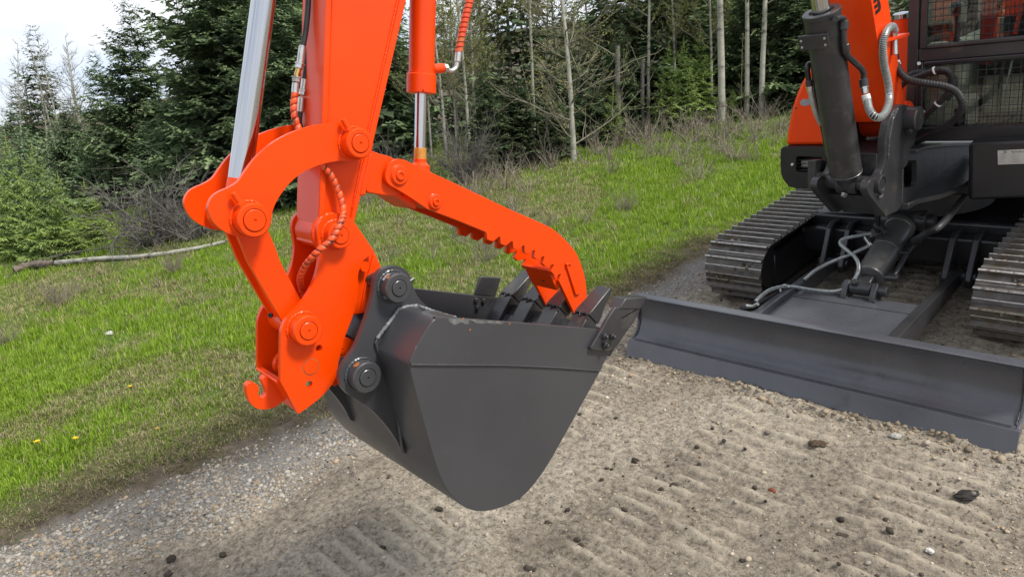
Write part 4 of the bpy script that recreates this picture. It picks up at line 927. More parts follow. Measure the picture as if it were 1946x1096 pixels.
gx = fine(((-3.2, -1.2, .02), (-1.2, 1.0, .012), (1.0, 1.3, .02)), 320); gy = fine(((-3.3, -2.1, .02), (-2.1, -.05, .0098), (-.05, 1.9, .02)), 320)
GX, GY = np.meshgrid(gx, gy, indexing='ij'); GZ = height(GX, GY); D_, BARS = fields(GX, GY)
verts = W(np.stack([GX.ravel(), GY.ravel(), GZ.ravel()], 1))
nxx, nyy = GX.shape
idx = np.arange(nxx * nyy).reshape(nxx, nyy)
quads = np.stack([idx[:-1, :-1].ravel(), idx[1:, :-1].ravel(), idx[1:, 1:].ravel(), idx[:-1, 1:].ravel()], 1)
dq = dist(GX, GY)[:-1, :-1].ravel(); xq = GX[:-1, :-1].ravel()
isroad = (dq < .05) & (dq > -9)
def np_mesh(name, v, f, mat, smooth=True, attrs=None, colors=None):
    v = np.asarray(v, np.float32); f = np.asarray(f, np.int32); k = f.shape[1]
    me = bpy.data.meshes.new(name); me.vertices.add(len(v)); me.vertices.foreach_set('co', v.ravel())
    me.loops.add(f.size); me.loops.foreach_set('vertex_index', f.ravel()); me.polygons.add(len(f))
    me.polygons.foreach_set('loop_start', np.arange(0, f.size, k, dtype=np.int32))
    try: me.polygons.foreach_set('loop_total', np.full(len(f), k, np.int32))
    except Exception: pass
    if smooth: me.polygons.foreach_set('use_smooth', np.ones(len(f), bool))
    for n_, a in (attrs or {}).items(): at = me.attributes.new(n_, 'FLOAT', 'POINT'); at.data.foreach_set('value', np.asarray(a, np.float32).ravel())
    if colors is not None: at = me.attributes.new('tint', 'FLOAT_COLOR', 'POINT'); at.data.foreach_set('color', np.c_[colors, np.ones(len(colors))].astype(np.float32).ravel())
    me.materials.append(mat); me.update(); return me
def compact(v, f, *arrs):
    u, inv = np.unique(f, return_inverse=True); return v[u], inv.reshape(f.shape), [a[u] for a in arrs]
def ground_mat():
    m, n, l, b = nodes_of('hillside_soil'); t = n.new('ShaderNodeTexCoord').outputs['Object']
    ad = n.new('ShaderNodeAttribute'); ad.attribute_name = 'edge'; ab = n.new('ShaderNodeAttribute'); ab.attribute_name = 'bars'; aw = n.new('ShaderNodeAttribute'); aw.attribute_name = 'wood'
    # dirt road: grey-tan crushed soil with pale stones and darker damp patches
    n1 = noise(n, l, t, 1.6, 6, .6); r1 = ramp(n, [(.30, (.150, .126, .098)), (.50, (.255, .220, .172)), (.72, (.340, .300, .240))]); l.new(n1.outputs[0], r1.inputs[0])
    n2 = noise(n, l, t, 42, 8, .80); r2 = ramp(n, [(.36, (.34, .33, .31)), (.50, (1, 1, 1)), (.64, (1.6, 1.58, 1.54))]); l.new(n2.outputs[0], r2.inputs[0])
    c = mixc(n, l, 1.0, r1.outputs[0], r2.outputs[0], 'MULTIPLY')
    vo = n.new('ShaderNodeTexVoronoi'); vo.inputs['Scale'].default_value = 75; vo.inputs['Randomness'].default_value = 1; l.new(t, vo.inputs['Vector'])
    rs_ = ramp(n, [(.10, (1, 1, 1)), (.24, (0, 0, 0))]); l.new(vo.outputs['Distance'], rs_.inputs[0])
    sp_n = noise(n, l, t, 5, 3); rsp = ramp(n, [(.42, (0, 0, 0)), (.62, (1, 1, 1))]); l.new(sp_n.outputs[0], rsp.inputs[0])
    rc = ramp(n, [(.0, (.20, .19, .18)), (.4, (.33, .31, .29)), (.75, (.42, .40, .36)), (1, (.16, .17, .19))]); l.new(vo.outputs['Color'], rc.inputs[0])
    st = n.new('ShaderNodeMath'); st.operation = 'MULTIPLY'; l.new(rs_.outputs[0], st.inputs[0]); l.new(rsp.outputs[0], st.inputs[1])
    c = mixc(n, l, st.outputs[0], c, rc.outputs[0])
    m2_ = n.new('ShaderNodeMath'); m2_.operation = 'MULTIPLY'; m2_.inputs[1].default_value = .62; l.new(ab.outputs['Fac'], m2_.inputs[0])
    c = mixc(n, l, m2_.outputs[0], c, (.50, .435, .335))
    # grey gravelly strip along the edge
    rg = ramp(n, [(.28, (0, 0, 0)), (.40, (1, 1, 1))])
    mr = n.new('ShaderNodeMapRange'); mr.inputs['From Min'].default_value = -1; mr.inputs['From Max'].default_value = 1; l.new(ad.outputs['Fac'], mr.inputs[0]); l.new(mr.outputs[0], rg.inputs[0])
    n4 = noise(n, l, t, 60, 5, .75); r4 = ramp(n, [(.3, (.10, .095, .09)), (.55, (.21, .205, .20)), (.75, (.34, .33, .32))]); l.new(n4.outputs[0], r4.inputs[0])
    gf = n.new('ShaderNodeMath'); gf.operation = 'MULTIPLY'; gf.inputs[1].default_value = .75; l.new(rg.outputs[0], gf.inputs[0])
    c = mixc(n, l, gf.outputs[0], c, r4.outputs[0])
    # damp dark mud, then grass soil with dead thatch
    rm = ramp(n, [(.455, (0, 0, 0)), (.56, (1, 1, 1))]); l.new(mr.outputs[0], rm.inputs[0])
    n5 = noise(n, l, t, 14, 7, .7); r5 = ramp(n, [(.3, (.055, .043, .031)), (.55, (.115, .090, .062)), (.75, (.20, .165, .11))]); l.new(n5.outputs[0], r5.inputs[0])
    c = mixc(n, l, rm.outputs[0], c, r5.outputs[0])
    rgz = ramp(n, [(.60, (0, 0, 0)), (.72, (1, 1, 1))]); l.new(mr.outputs[0], rgz.inputs[0])
    n6 = noise(n, l, t, 2.2, 6, .65); r6 = ramp(n, [(.34, (.060, .105, .015)), (.52, (.100, .140, .028)), (.70, (.20, .18, .085))]); l.new(n6.outputs[0], r6.inputs[0])
    c = mixc(n, l, rgz.outputs[0], c, r6.outputs[0])
    c = mixc(n, l, aw.outputs['Fac'], c, (.085, .072, .046))
    l.new(c, b.inputs['Base Color']); b.inputs['Roughness'].default_value = .95; b.inputs['Specular IOR Level'].default_value = .2
    hs_ = n.new('ShaderNodeMath'); hs_.operation = 'ADD'; l.new(n2.outputs[0], hs_.inputs[0]); l.new(st.outputs[0], hs_.inputs[1])
    bb = bumpn(n, l, hs_.outputs[0], 1.0, .011); n7 = noise(n, l, t, 130, 4, .7); b2 = bumpn(n, l, n7.outputs[0], .7, .004); l.new(bb.outputs[0], b2.inputs['Normal']); l.new(b2.outputs[0], b.inputs['Normal'])
    return m
SOIL = ground_mat()
for nm, msk in (('dirt_road', isroad), ('meadow', ~isroad)):
    v, f, (e_, b_, w_) = compact(verts, quads[msk], D_.ravel(), BARS.ravel(), (sm(10.2, 11.8, np.hypot(GX - 1.5, GY + 2.5)) * sm(1, 3, dist(GX, GY))).ravel())
    me = np_mesh(nm, v, f, SOIL, True, {'edge': np.clip(e_, -1, 1), 'bars': b_ * .8, 'wood': w_})
    o = bpy.data.objects.new(nm, me); col.objects.link(o); o['kind'] = 'structure'
def ground_at(x, y):
    x = np.atleast_1d(np.asarray(x, float)); y = np.atleast_1d(np.asarray(y, float)); return np.stack([x, y, height(x, y)], 1)
def G(px, py):                                             # pixel on the ground -> machine-frame point
    p = PM(px, py, Z=0); return ground_at(p[0], p[1])[0]
def inview(p, mx=160, my=120, near=.6):
    u, v, z = projM(p); return (z > near) & (u > -mx) & (u < 1946 + mx) & (v > -my) & (v < 1096 + my)
UPM = up                                                    # true vertical in machine frame

# ---- pebbles along the road edge: uncountable, one object
def vcol_mat(name, rough=.85, mult=None, spec=.3, trans=0):
    m, n, l, b = nodes_of(name); a = n.new('ShaderNodeAttribute'); a.attribute_name = 'tint'
    l.new(a.outputs['Color'], b.inputs['Base Color']); b.inputs['Roughness'].default_value = rough; b.inputs['Specular IOR Level'].default_value = spec
    if trans:
        tr = n.new('ShaderNodeBsdfTranslucent'); l.new(a.outputs['Color'], tr.inputs[0]); x = n.new('ShaderNodeMixShader'); x.inputs[0].default_value = trans
        l.new(b.outputs[0], x.inputs[1]); l.new(tr.outputs[0], x.inputs[2]); l.new(x.outputs[0], n['Material Output'].inputs[0])
    else:
        t = n.new('ShaderNodeTexCoord').outputs['Object']; nn_ = noise(n, l, t, 180, 4); bb = bumpn(n, l, nn_.outputs[0], .5, .002); l.new(bb.outputs[0], b.inputs['Normal'])
    return m
def ico(sub):
    bm = bmesh.new(); bmesh.ops.create_icosphere(bm, subdivisions=sub, radius=1); v = np.array([q.co[:] for q in bm.verts]); f = np.array([[q.index for q in p.verts] for p in bm.faces]); bm.free(); return v, f
def scatter_stones(name, pts, size, colors, sub, mat, flat=.62, sink=.25, seed=3):
    r = np.random.default_rng(seed); v0, f0 = ico(sub); n = len(pts); V = np.empty((n, len(v0), 3)); 
    sc = size[:, None] * np.stack([r.uniform(.75, 1.3, n), r.uniform(.6, 1.1, n), r.uniform(.8, 1.2, n) * flat], 1)
    a = r.uniform(0, 6.28, n); ca, sa = np.cos(a), np.sin(a); tl = r.normal(0, .25, n)
    jit = 1 + r.uniform(-.16, .16, (n, len(v0)))
    q = v0[None] * jit[..., None] * sc[:, None, :]
    x = q[..., 0] * ca[:, None] - q[..., 1] * sa[:, None]; y = q[..., 0] * sa[:, None] + q[..., 1] * ca[:, None]; z = q[..., 2] + x * tl[:, None]
    V = np.stack([x + pts[:, 0:1], y + pts[:, 1:2], z + pts[:, 2:3] + (sc[:, 2:3] * (1 - 2 * sink) * .5)], -1)
    F = (f0[None] + (np.arange(n) * len(v0))[:, None, None]).reshape(-1, 3)
    me = np_mesh(name, W(V.reshape(-1, 3)), F, mat, True, None, np.repeat(colors, len(v0), 0)); o = bpy.data.objects.new(name, me); col.objects.link(o); return o
STONE = vcol_mat('pebble_stone', .8)
def stone_cols(n, r, dark=0):
    base = np.array([(.30, .30, .30), (.25, .25, .25), (.36, .34, .30), (.42, .41, .39), (.19, .19, .19), (.33, .27, .20), (.28, .24, .20)]); c = base[r.integers(0, 7, n)] * r.uniform(.6, 1.05, (n, 1)); return np.clip(c * np.array([1.06, 1.0, .90]), .03, .5)
r = np.random.default_rng(5)
n = 105000; y = r.uniform(-3.4, 1.2, n); x = edge_x(y) + r.uniform(-.05, .9, n); d, _ = fields(x, y); dens = sm(-.62, -.22, d) * sm(.22, -.10, d) * (.10 + .90 * sm(.2, -1.7, y))
dens *= .25 + .75 * sm(.35, .6, N2(x * 3, y * 3, 3))
k = r.random(n) < dens * .55; p = ground_at(x[k], y[k]); p = p[inview(p)]; n = len(p)
o = scatter_stones('gravel', p, np.clip(r.lognormal(math.log(.0056), .46, n), .0026, .015), stone_cols(n, r), 1, STONE, .6, .42); o['kind'] = 'stuff'; o['label'] = 'grey river gravel strewn along the road edge'; o['category'] = 'gravel'
n = 120000; x = r.uniform(-2.4, 1.4, n); y = r.uniform(-3.3, 1.6, n); d, _ = fields(x, y); ring = np.exp(-((y + .075) / .075) ** 2) * sm(1.15, .9, np.abs(x))
k = (d < -.05) & (r.random(n) < np.clip(.10 + .26 * sm(.52, .68, N1(x * 2, y * 2, 3)) + ring * .55, 0, 1)); p = ground_at(x[k], y[k]); m_ = inview(p); p = p[m_]; n = len(p); rg_ = ring[k][m_]
sz = np.clip(r.lognormal(math.log(.0034), .5, n), .0018, .014) * (1 + rg_ * .55); cc = stone_cols(n, r) * np.array([1.15, 1.08, .98]); tan = np.array([.25, .202, .142]) * r.uniform(.6, 1.25, (n, 1)); cc = np.where((r.random(n) < .45 + .5 * rg_)[:, None], tan, cc)
o = scatter_stones('road_grit', p, sz, cc, 1, STONE, .6, .25, 9); o['kind'] = 'stuff'; o['label'] = 'loose grit and crumbled soil on the dirt road'; o['category'] = 'grit'
n = 9000; x = r.uniform(-2.6, 1.4, n); y = r.uniform(-3.3, 1.6, n); d, _ = fields(x, y)
k = (d < .15) & (r.random(n) < .03 + .20 * sm(.56, .70, N3(x * 1.5, y * 1.5, 3))); p = ground_at(x[k], y[k]); p = p[inview(p)]; n = len(p)
o = scatter_stones('soil_crumbs', p, np.clip(r.lognormal(math.log(.0046), .55, n), .002, .018), np.array([.040, .030, .022]) * r.uniform(.6, 1.5, (n, 1)), 1, STONE, .7, .2, 11); o['kind'] = 'stuff'; o['label'] = 'dark crumbs of damp soil dropped on the road'; o['category'] = 'soil'

for sg, par in ((-1, 'crawler_track'), (1, 'crawler_track.001')):
    td = [q for q in TRACK_DIRT if q[0] == sg]; p = np.array([q[1] for q in td]); n = len(p); v0, f0 = ico(1); rr = np.random.default_rng(sg + 5)
    s_ = np.clip(rr.lognormal(math.log(.0045), .5, n), .002, .012); V = p[:, None, :] + v0[None] * s_[:, None, None] * (1 + rr.uniform(-.3, .3, (n, len(v0), 1)))
    c = np.array([.085, .062, .040]) * rr.uniform(.6, 1.4, (n, 1)); c = np.where((rr.random(n) < .10)[:, None], stone_cols(n, rr), c)
    F = (f0[None] + (np.arange(n) * len(v0))[:, None, None]).reshape(-1, 3); me = np_mesh('packed_mud', V.reshape(-1, 3), F, STONE, True, None, np.repeat(c, len(v0), 0)); o = bpy.data.objects.new('packed_mud', me); col.objects.link(o); o.parent = bpy.data.objects[par]; o['kind'] = 'stuff'
    # straw caught under the grousers
    k = rr.choice(n, n // 3); a = rr.uniform(0, 6.28, len(k)); L = rr.uniform(.01, .035, len(k)); tt_ = np.array([td[i][3] for i in k]); nn2 = np.array([td[i][2] for i in k]); xx = np.tile([1., 0, 0], (len(k), 1)); d = xx * np.cos(a)[:, None] + tt_ * np.sin(a)[:, None] * .6 + nn2 * .25; w_ = np.cross(d, nn2) * .0016; b_ = p[k] + nn2 * .003
    V = np.stack([b_ - w_, b_ + w_, b_ + d * L[:, None]], 1).reshape(-1, 3); c = np.where((rr.random(len(k)) < .25)[:, None], np.array([.12, .22, .03]), np.array([.30, .24, .13])) * rr.uniform(.6, 1.2, (len(k), 1))
    me = np_mesh('caught_grass', V, np.arange(len(V)).reshape(-1, 3), STONE, False, None, np.repeat(c, 3, 0)); o = bpy.data.objects.new('caught_grass', me); col.objects.link(o); o.parent = bpy.data.objects[par]; o['kind'] = 'stuff'

# ---- dirt clods and stones one can point at
def clod(name, px, py, w_px, colr, label, cat, flat=.6, elong=1.0, ang=0., group=None):
    p = G(px, py); z = depthM(p); s = w_px * .40 * z / FPX; v0, f0 = ico(4); rr = np.random.default_rng(int(px * 7 + py)); 
    q = v0 * np.array([s * elong, s / elong ** .5, s * flat]); vn = VN(int(px)); q = q * (.35 + 1.25 * vn(v0[:, 0] * 2.6 + 9, v0[:, 1] * 2.6 + v0[:, 2] * 3.1 + 9, 5, .65))[:, None]
    c, s_ = math.cos(ang), math.sin(ang); q = np.stack([q[:, 0] * c - q[:, 1] * s_, q[:, 0] * s_ + q[:, 1] * c, q[:, 2]], 1)
    me = np_mesh(name, q @ RG.T, f0, STONE, True, None, np.tile(np.array(colr), (len(q), 1)) * rr.uniform(.7, 1.3, (len(q), 1)))
    o = bpy.data.objects.new(name, me); col.objects.link(o); o.location = W(p + np.array([0, 0, s * flat * .45])); tag(o, label, cat, group)
DK = (.046, .036, .027)
clod('dirt_clod', 1836, 940, 38, (.022, .018, .016), 'long flat black slab of dirt near the right edge of the road', 'dirt clod', .28, 1.5, .9)
clod('dirt_clod', 1553, 845, 30, (.070, .045, .028), 'brown split clod lying just in front of the blade', 'dirt clod', .35, 1.5, .5)
clod('pine_cone', 1467, 924, 15, (.18, .052, .025), 'small reddish brown cone lying on the dirt road', 'cone', .8, 1.1)
clod('stone', 1701, 827, 20, (.33, .32, .29), 'smooth pale stone beside the middle of the blade edge', 'stone', .6, 1.2, .4)
clod('stone', 1767, 1042, 17, (.52, .50, .46), 'whitish stone low on the road at the right', 'stone', .6, 1.1)
clod('dirt_clod', 325, 1060, 22, (.028, .022, .018), 'dark clod at the gravel edge near the bottom left', 'dirt clod', .55, 1.2)
clod('dirt_clod', 318, 1088, 20, DK, 'dark clod half cut off by the bottom of the picture, left side', 'dirt clod', .5, 1.2)
clod('dirt_clod', 423, 1052, 17, DK, 'dark ragged clod right of the gravel strip, near the bottom', 'dirt clod', .6, 1.2)
clod('dirt_clod', 1097, 1020, 14, DK, 'black lump right below the lowest point of the bucket', 'dirt clod', .8, 1.0)
clod('dirt_clod', 835, 963, 19, DK, 'dark crumbly clod just left of the bucket bottom', 'dirt clod', .5, 1.3, .4)
clod('dirt_clod', 726, 1038, 16, DK, 'dark lump alone on bare road left of centre', 'dirt clod', .6, 1.1)
clod('dirt_clod', 1185, 962, 15, DK, 'small black lump on the road right of the bucket curve', 'dirt clod', .7, 1.2)
clod('dirt_clod', 1170, 790, 9, DK, 'tiny black lump right of the bucket side, highest of a pair', 'dirt clod', .7, 1.0)
clod('dirt_clod', 1005, 1075, 20, DK, 'flat dark clod at the bottom edge right of centre', 'dirt clod', .4, 1.5, .3)
clod('dirt_clod', 1600, 1008, 22, (.05, .036, .026), 'dark brown flake with a grass sprig on the road', 'dirt clod', .25, 1.5, .3)
clod('stone', 207, 634, 20, (.42, .43, .38), 'pale rounded stone lying alone in the meadow grass', 'stone', .4, 1.3)

# ================================================================= VEGETATION (upright in the world)
def rot_to(d):                                              # rows: side, d, normal
    d = d / (np.linalg.norm(d, axis=-1, keepdims=True) + 1e-9)
    z = np.zeros_like(d); z[..., 2] = 1; s = np.cross(d, z); s /= np.linalg.norm(s, axis=-1, keepdims=True) + 1e-9
    return s, d, np.cross(s, d)
def spruce_geo(seed, whorls=30, per=6, twigs=9, needles=4, spread=.23, nw=.30, bright=0., sparse=0.):
    """crown of one spruce, height 1: whorls of boughs, each bough a spine with twigs, each twig a row of needle tufts"""
    r = np.random.default_rng(seed); TV = []; TC = []
    SP, ST_ = [], []
    for w in range(whorls):
        t = .04 + .95 * (w + r.uniform(-.3, .3)) / whorls; t = min(max(t, .03), .99)
        L0 = spread * (1 - t) ** .82 * (1.0 + .12 * math.sin(seed + w)) + .010
        if t < .12: L0 *= .75 + 2 * t
        nb = max(3, int(per * (1.0 if t < .8 else .8)))
        a0 = r.uniform(0, 6.28)
        for b in range(nb):
            if r.random() < sparse: continue
            az = a0 + b * 6.283 / nb + r.uniform(-.35, .35); L = L0 * r.uniform(.62, 1.18)
            rise = (-.28 + .75 * t) + r.uniform(-.12, .12)
            q = np.linspace(0, 1, 6)
            rad = L * q; hz = t + L * (rise * q - .42 * (1 - t) * q ** 1.5 + .40 * q ** 2.6)
            pts = np.stack([np.cos(az) * rad, np.sin(az) * rad, hz], 1)
            nt = max(3, int(twigs * (L / spread) ** .6 + 2))
            s = np.linspace(.16, 1.0, nt) ** .85
            for side in (-1, 1, 0):
                ss = s if side else s[::2]
                base = np.stack([np.interp(ss, q, pts[:, k]) for k in range(3)], 1)
                fwd = np.array([math.cos(az), math.sin(az), 0]); lat = np.array([-math.sin(az), math.cos(az), 0])
                if side: tl = L * (.50 * (1 - ss) + .16) * r.uniform(.7, 1.25, len(ss)); dr = fwd * r.uniform(.45, .9, (len(ss), 1)) + lat * side * r.uniform(.7, 1.0, (len(ss), 1)) + np.array([0, 0, 1.]) * r.uniform(-.55, -.02, (len(ss), 1))
                else: tl = L * .22 * r.uniform(.7, 1.2, len(ss)); dr = fwd * .6 + np.array([0, 0, 1]) * r.uniform(-.8, .5, (len(ss), 1)) + lat * r.uniform(-.4, .4, (len(ss), 1))
                tip = np.clip((ss - .55) / .45, 0, 1)
                SP.append(np.c_[base, dr / np.linalg.norm(dr, axis=1, keepdims=True) * tl[:, None], tip, np.full(len(ss), t)])
    A = np.concatenate(SP); n = len(A); B, Dv, tip, tt = A[:, :3], A[:, 3:6], A[:, 6], A[:, 7]
    s, d, nn_ = rot_to(Dv); Lw = np.linalg.norm(Dv, axis=1)
    V = []; C = []
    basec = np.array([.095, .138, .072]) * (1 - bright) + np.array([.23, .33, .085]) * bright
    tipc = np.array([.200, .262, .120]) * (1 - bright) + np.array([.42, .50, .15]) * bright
    shade = r.uniform(.65, 1.25, n)
    for k in range(needles):
        u = (k + .2) / needles
        for sg in (-1, 1):
            roll = r.uniform(-.9, .9, n)[:, None]; side = s * sg * np.cos(roll) + nn_ * np.sin(roll)
            p0 = B + Dv * (u - .12)[..., None] if False else B + Dv * (u - .10)
            w_ = Lw * nw * (1 - .55 * u) * r.uniform(.7, 1.3, n)
            p1 = B + Dv * (u + 1.15 / needles); p2 = B + Dv * (u + .55 / needles) + side * w_[:, None]
            V.append(np.stack([p0, p1, p2], 1))
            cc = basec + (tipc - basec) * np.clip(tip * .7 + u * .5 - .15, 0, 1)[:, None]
            C.append(np.repeat((cc * shade[:, None])[:, None, :], 3, 1))
    V = np.concatenate(V).reshape(-1, 3); C = np.concatenate(C).reshape(-1, 3)
    if bright > 0:                                           # pale leaders at the top of a young tree
        ex = []
        for (x, y, z0, z1) in ((0, 0, .90, 1.05), (.022, .012, .86, .93), (-.02, .014, .86, .925)):
            for a in (0, 1.05, 2.1): ex.append([(x + .006 * math.cos(a), y + .006 * math.sin(a), z0), (x - .006 * math.cos(a), y - .006 * math.sin(a), z0), (x, y, z1)])
        ex = np.array(ex).reshape(-1, 3); V = np.concatenate([V, ex]); C = np.concatenate([C, np.tile(np.array([.34, .37, .11]), (len(ex), 1))])
    return V, np.arange(len(V)).reshape(-1, 3), C
NEEDLE = vcol_mat('spruce_needles', .75, None, .15, .18)
def bark_mat(name, c1, c2, c3, sc=30):
    m, n, l, b = nodes_of(name); t = n.new('ShaderNodeTexCoord').outputs['Object']; mp_ = n.new('ShaderNodeMapping'); mp_.inputs['Scale'].default_value = (1, 1, 2.2); l.new(t, mp_.inputs[0])
    nz_ = noise(n, l, mp_.outputs[0], sc, 6, .7); r_ = ramp(n, [(.34, c1), (.46, c2), (.7, c3)]); l.new(nz_.outputs[0], r_.inputs[0]); l.new(r_.outputs[0], b.inputs['Base Color']); b.inputs['Roughness'].default_value = .9
    bb = bumpn(n, l, nz_.outputs[0], .6, .01); l.new(bb.outputs[0], b.inputs['Normal']); return m
BARK = bark_mat('spruce_bark', (.05, .04, .032), (.09, .075, .06), (.15, .13, .11))
ASPEN = bark_mat('aspen_bark', (.04, .037, .03), (.29, .28, .225), (.42, .405, .34), 14)
TWIG = bark_mat('bare_twigs', (.09, .08, .06), (.17, .155, .11), (.24, .22, .16), 14)
DEAD = bark_mat('dead_wood', (.055, .050, .045), (.11, .10, .09), (.20, .185, .165), 18)
BRUSHM = bark_mat('brush_twigs', (.12, .098, .075), (.21, .175, .135), (.31, .27, .21), 18)
LOGM = bark_mat('weathered_birch', (.035, .028, .022), (.27, .26, .22), (.42, .41, .36), 9)
LOGB = bark_mat('rotten_root', (.05, .035, .025), (.14, .105, .08), (.24, .20, .16), 16)
def tubes_geo(paths, sides=4):
    """paths: list of (pts Nx3, radii N) -> one mesh of tapered limbs"""
    V = []; F = []; o = 0
    ang = np.arange(sides) * 2 * math.pi / sides; ca, sa = np.cos(ang), np.sin(ang)
    for pts, rad in paths:
        pts = np.asarray(pts); d = np.gradient(pts, axis=0); s, d, n_ = rot_to(d)
        ring = pts[:, None, :] + (s[:, None, :] * ca[None, :, None] + n_[:, None, :] * sa[None, :, None]) * np.asarray(rad)[:, None, None]
        V.append(ring.reshape(-1, 3)); m = len(pts); i = np.arange(m - 1)[:, None] * sides + np.arange(sides)[None]; j = np.arange(m - 1)[:, None] * sides + (np.arange(sides)[None] + 1) % sides
        F.append((np.stack([i, j, j + sides, i + sides], -1) + o).reshape(-1, 4)); o += m * sides
    return np.concatenate(V), np.concatenate(F)
def limb(r, p, d, L, r0, n=6, wob=.12, grav=0., upw=0.):
    pts = [np.array(p, float)]; d = np.array(d, float); d /= np.linalg.norm(d)
    for k in range(n): d = d + r.normal(0, wob, 3) + np.array([0, 0, upw - grav]); d /= np.linalg.norm(d); pts.append(pts[-1] + d * L / n)
    return np.array(pts), np.linspace(r0, r0 * .28, n + 1), d
def bare_geo(seed, trunk_r=.022, nb=26, levels=2, lean=(0, 0), first=.25, blen=.30, up_=.10, ang=.9, sides=4, wob=.05):
    """leafless tree, height 1 -> (trunk paths, branch paths)"""
    r = np.random.default_rng(seed); T, R_, _ = limb(r, (0, 0, 0), (lean[0], lean[1], 1), 1.0, trunk_r, 14, .014, 0, .05); R_ = np.linspace(trunk_r, trunk_r * .16, 15)
    br = []
    for b in range(nb):
        t = first + (1 - first) * (b + r.random()) / nb; i = t * 14; k = min(int(i), 13); p = T[k] + (T[k + 1] - T[k]) * (i - k)
        az = r.uniform(0, 6.28); L = blen * (1.15 - t) * r.uniform(.5, 1.2); d = np.array([math.cos(az), math.sin(az), ang * r.uniform(.2, 1.2)])
        P_, Q_, dd_ = limb(r, p, d, L, trunk_r * (1.1 - t) * .27 + .0010, 7, .13, 0, up_); br.append((P_, Q_))
        for l2 in range(int(5 * levels)):
            j = r.integers(1, 7); d2 = (P_[min(j + 1, 7)] - P_[j]); d2 /= np.linalg.norm(d2) + 1e-9; d2 = d2 + r.normal(0, .55, 3); P2, Q2, _ = limb(r, P_[j], d2, L * r.uniform(.22, .55), Q_[j] * .55, 5, .16, 0, up_); br.append((P2, Q2))
            if levels > 1:
                for l3 in range(2): j3 = r.integers(1, 5); d3 = (P2[j3 + 1] - P2[j3]) / (np.linalg.norm(P2[j3 + 1] - P2[j3]) + 1e-9) + r.normal(0, .6, 3); P3, Q3, _ = limb(r, P2[j3], d3, L * r.uniform(.10, .28), Q2[j3] * .6, 4, .18, 0, up_); br.append((P3, Q3))
    return [(T, R_)], br
def shrub_geo(seed, stems=16, spread=.6, h=1., tw=6, r0=.011, arch=0.):
    r = np.random.default_rng(seed); out = []
    for s in range(stems):
        az = r.uniform(0, 6.28); sp_ = spread * r.uniform(.2, 1.2); d = np.array([math.cos(az) * sp_, math.sin(az) * sp_, 1.]); L = h * r.uniform(.55, 1.1)
        P_, Q_, _ = limb(r, (math.cos(az) * .06, math.sin(az) * .06, -.03), d, L, r0 * r.uniform(.6, 1.2), 8, .13 + arch, arch); out.append((P_, Q_))
        for k in range(tw):
            j = r.integers(2, 8); d2 = P_[min(j + 1, 8)] - P_[j]; d2 = d2 / (np.linalg.norm(d2) + 1e-9) + r.normal(0, .6, 3); P2, Q2, _ = limb(r, P_[j], d2, L * r.uniform(.15, .45), Q_[j] * .6, 5, .2, arch); out.append((P2, Q2))
            for k3 in range(2): j3 = r.integers(1, 5); d3 = P2[j3 + 1] - P2[j3]; d3 = d3 / (np.linalg.norm(d3) + 1e-9) + r.normal(0, .7, 3); P3, Q3, _ = limb(r, P2[j3], d3, L * r.uniform(.08, .22), Q2[j3] * .6, 4, .2, arch); out.append((P3, Q3))
    return out
def bud_geo(br, seed, n, size, cols):
    r = np.random.default_rng(seed); V = []; ends = [p for p, q in br]
    idx_ = r.integers(0, len(ends), n); P_ = np.array([ends[i][r.integers(2, len(ends[i]))] for i in idx_]) + r.normal(0, size * .8, (n, 3))
    a = r.normal(0, 1, (n, 3)); a /= np.linalg.norm(a, axis=1, keepdims=True); b = np.cross(a, r.normal(0, 1, (n, 3))); b /= np.linalg.norm(b, axis=1, keepdims=True)
    s = size * r.uniform(.5, 1.3, (n, 1)); V = np.stack([P_ - a * s, P_ + a * s, P_ + b * s * .9], 1).reshape(-1, 3); c = np.array(cols[0]) + (np.array(cols[1]) - np.array(cols[0])) * r.random((n, 1)); return V, np.arange(n * 3).reshape(-1, 3), np.repeat(c, 3, 0)
LEAF = vcol_mat('spring_leaves', .7, None, .2, .35)

def base_and_height(bx, by, ax, ay):
    """stands on the hillside at pixel (bx,by) and is as tall as pixel row ay asks"""
    p = G(bx, by); h = 1.0
    for _ in range(8):
        u, v, z = projM(p + UPM * h); u0, v0, z0 = projM(p); h *= max(.2, min(5, (v0 - ay) / max(1e-3, (v0 - v))))
    return p, h
def place(name, p, h, label, cat, group=None, lean=0., az=None, wide=1.):
    e = empty(name, Matrix.Translation(Vector(W(p - np.array([0, 0, .02])))) @ Matrix.Rotation(az if az is not None else random.uniform(0, 6.28), 4, 'Z') @ Matrix.Rotation(lean, 4, 'X') @ Matrix.Diagonal((h * wide, h * wide, h, 1)))
    tag(e, label, cat, group); return e
def child(name, me, parent): o = bpy.data.objects.new(name, me); col.objects.link(o); o.parent = parent; return o

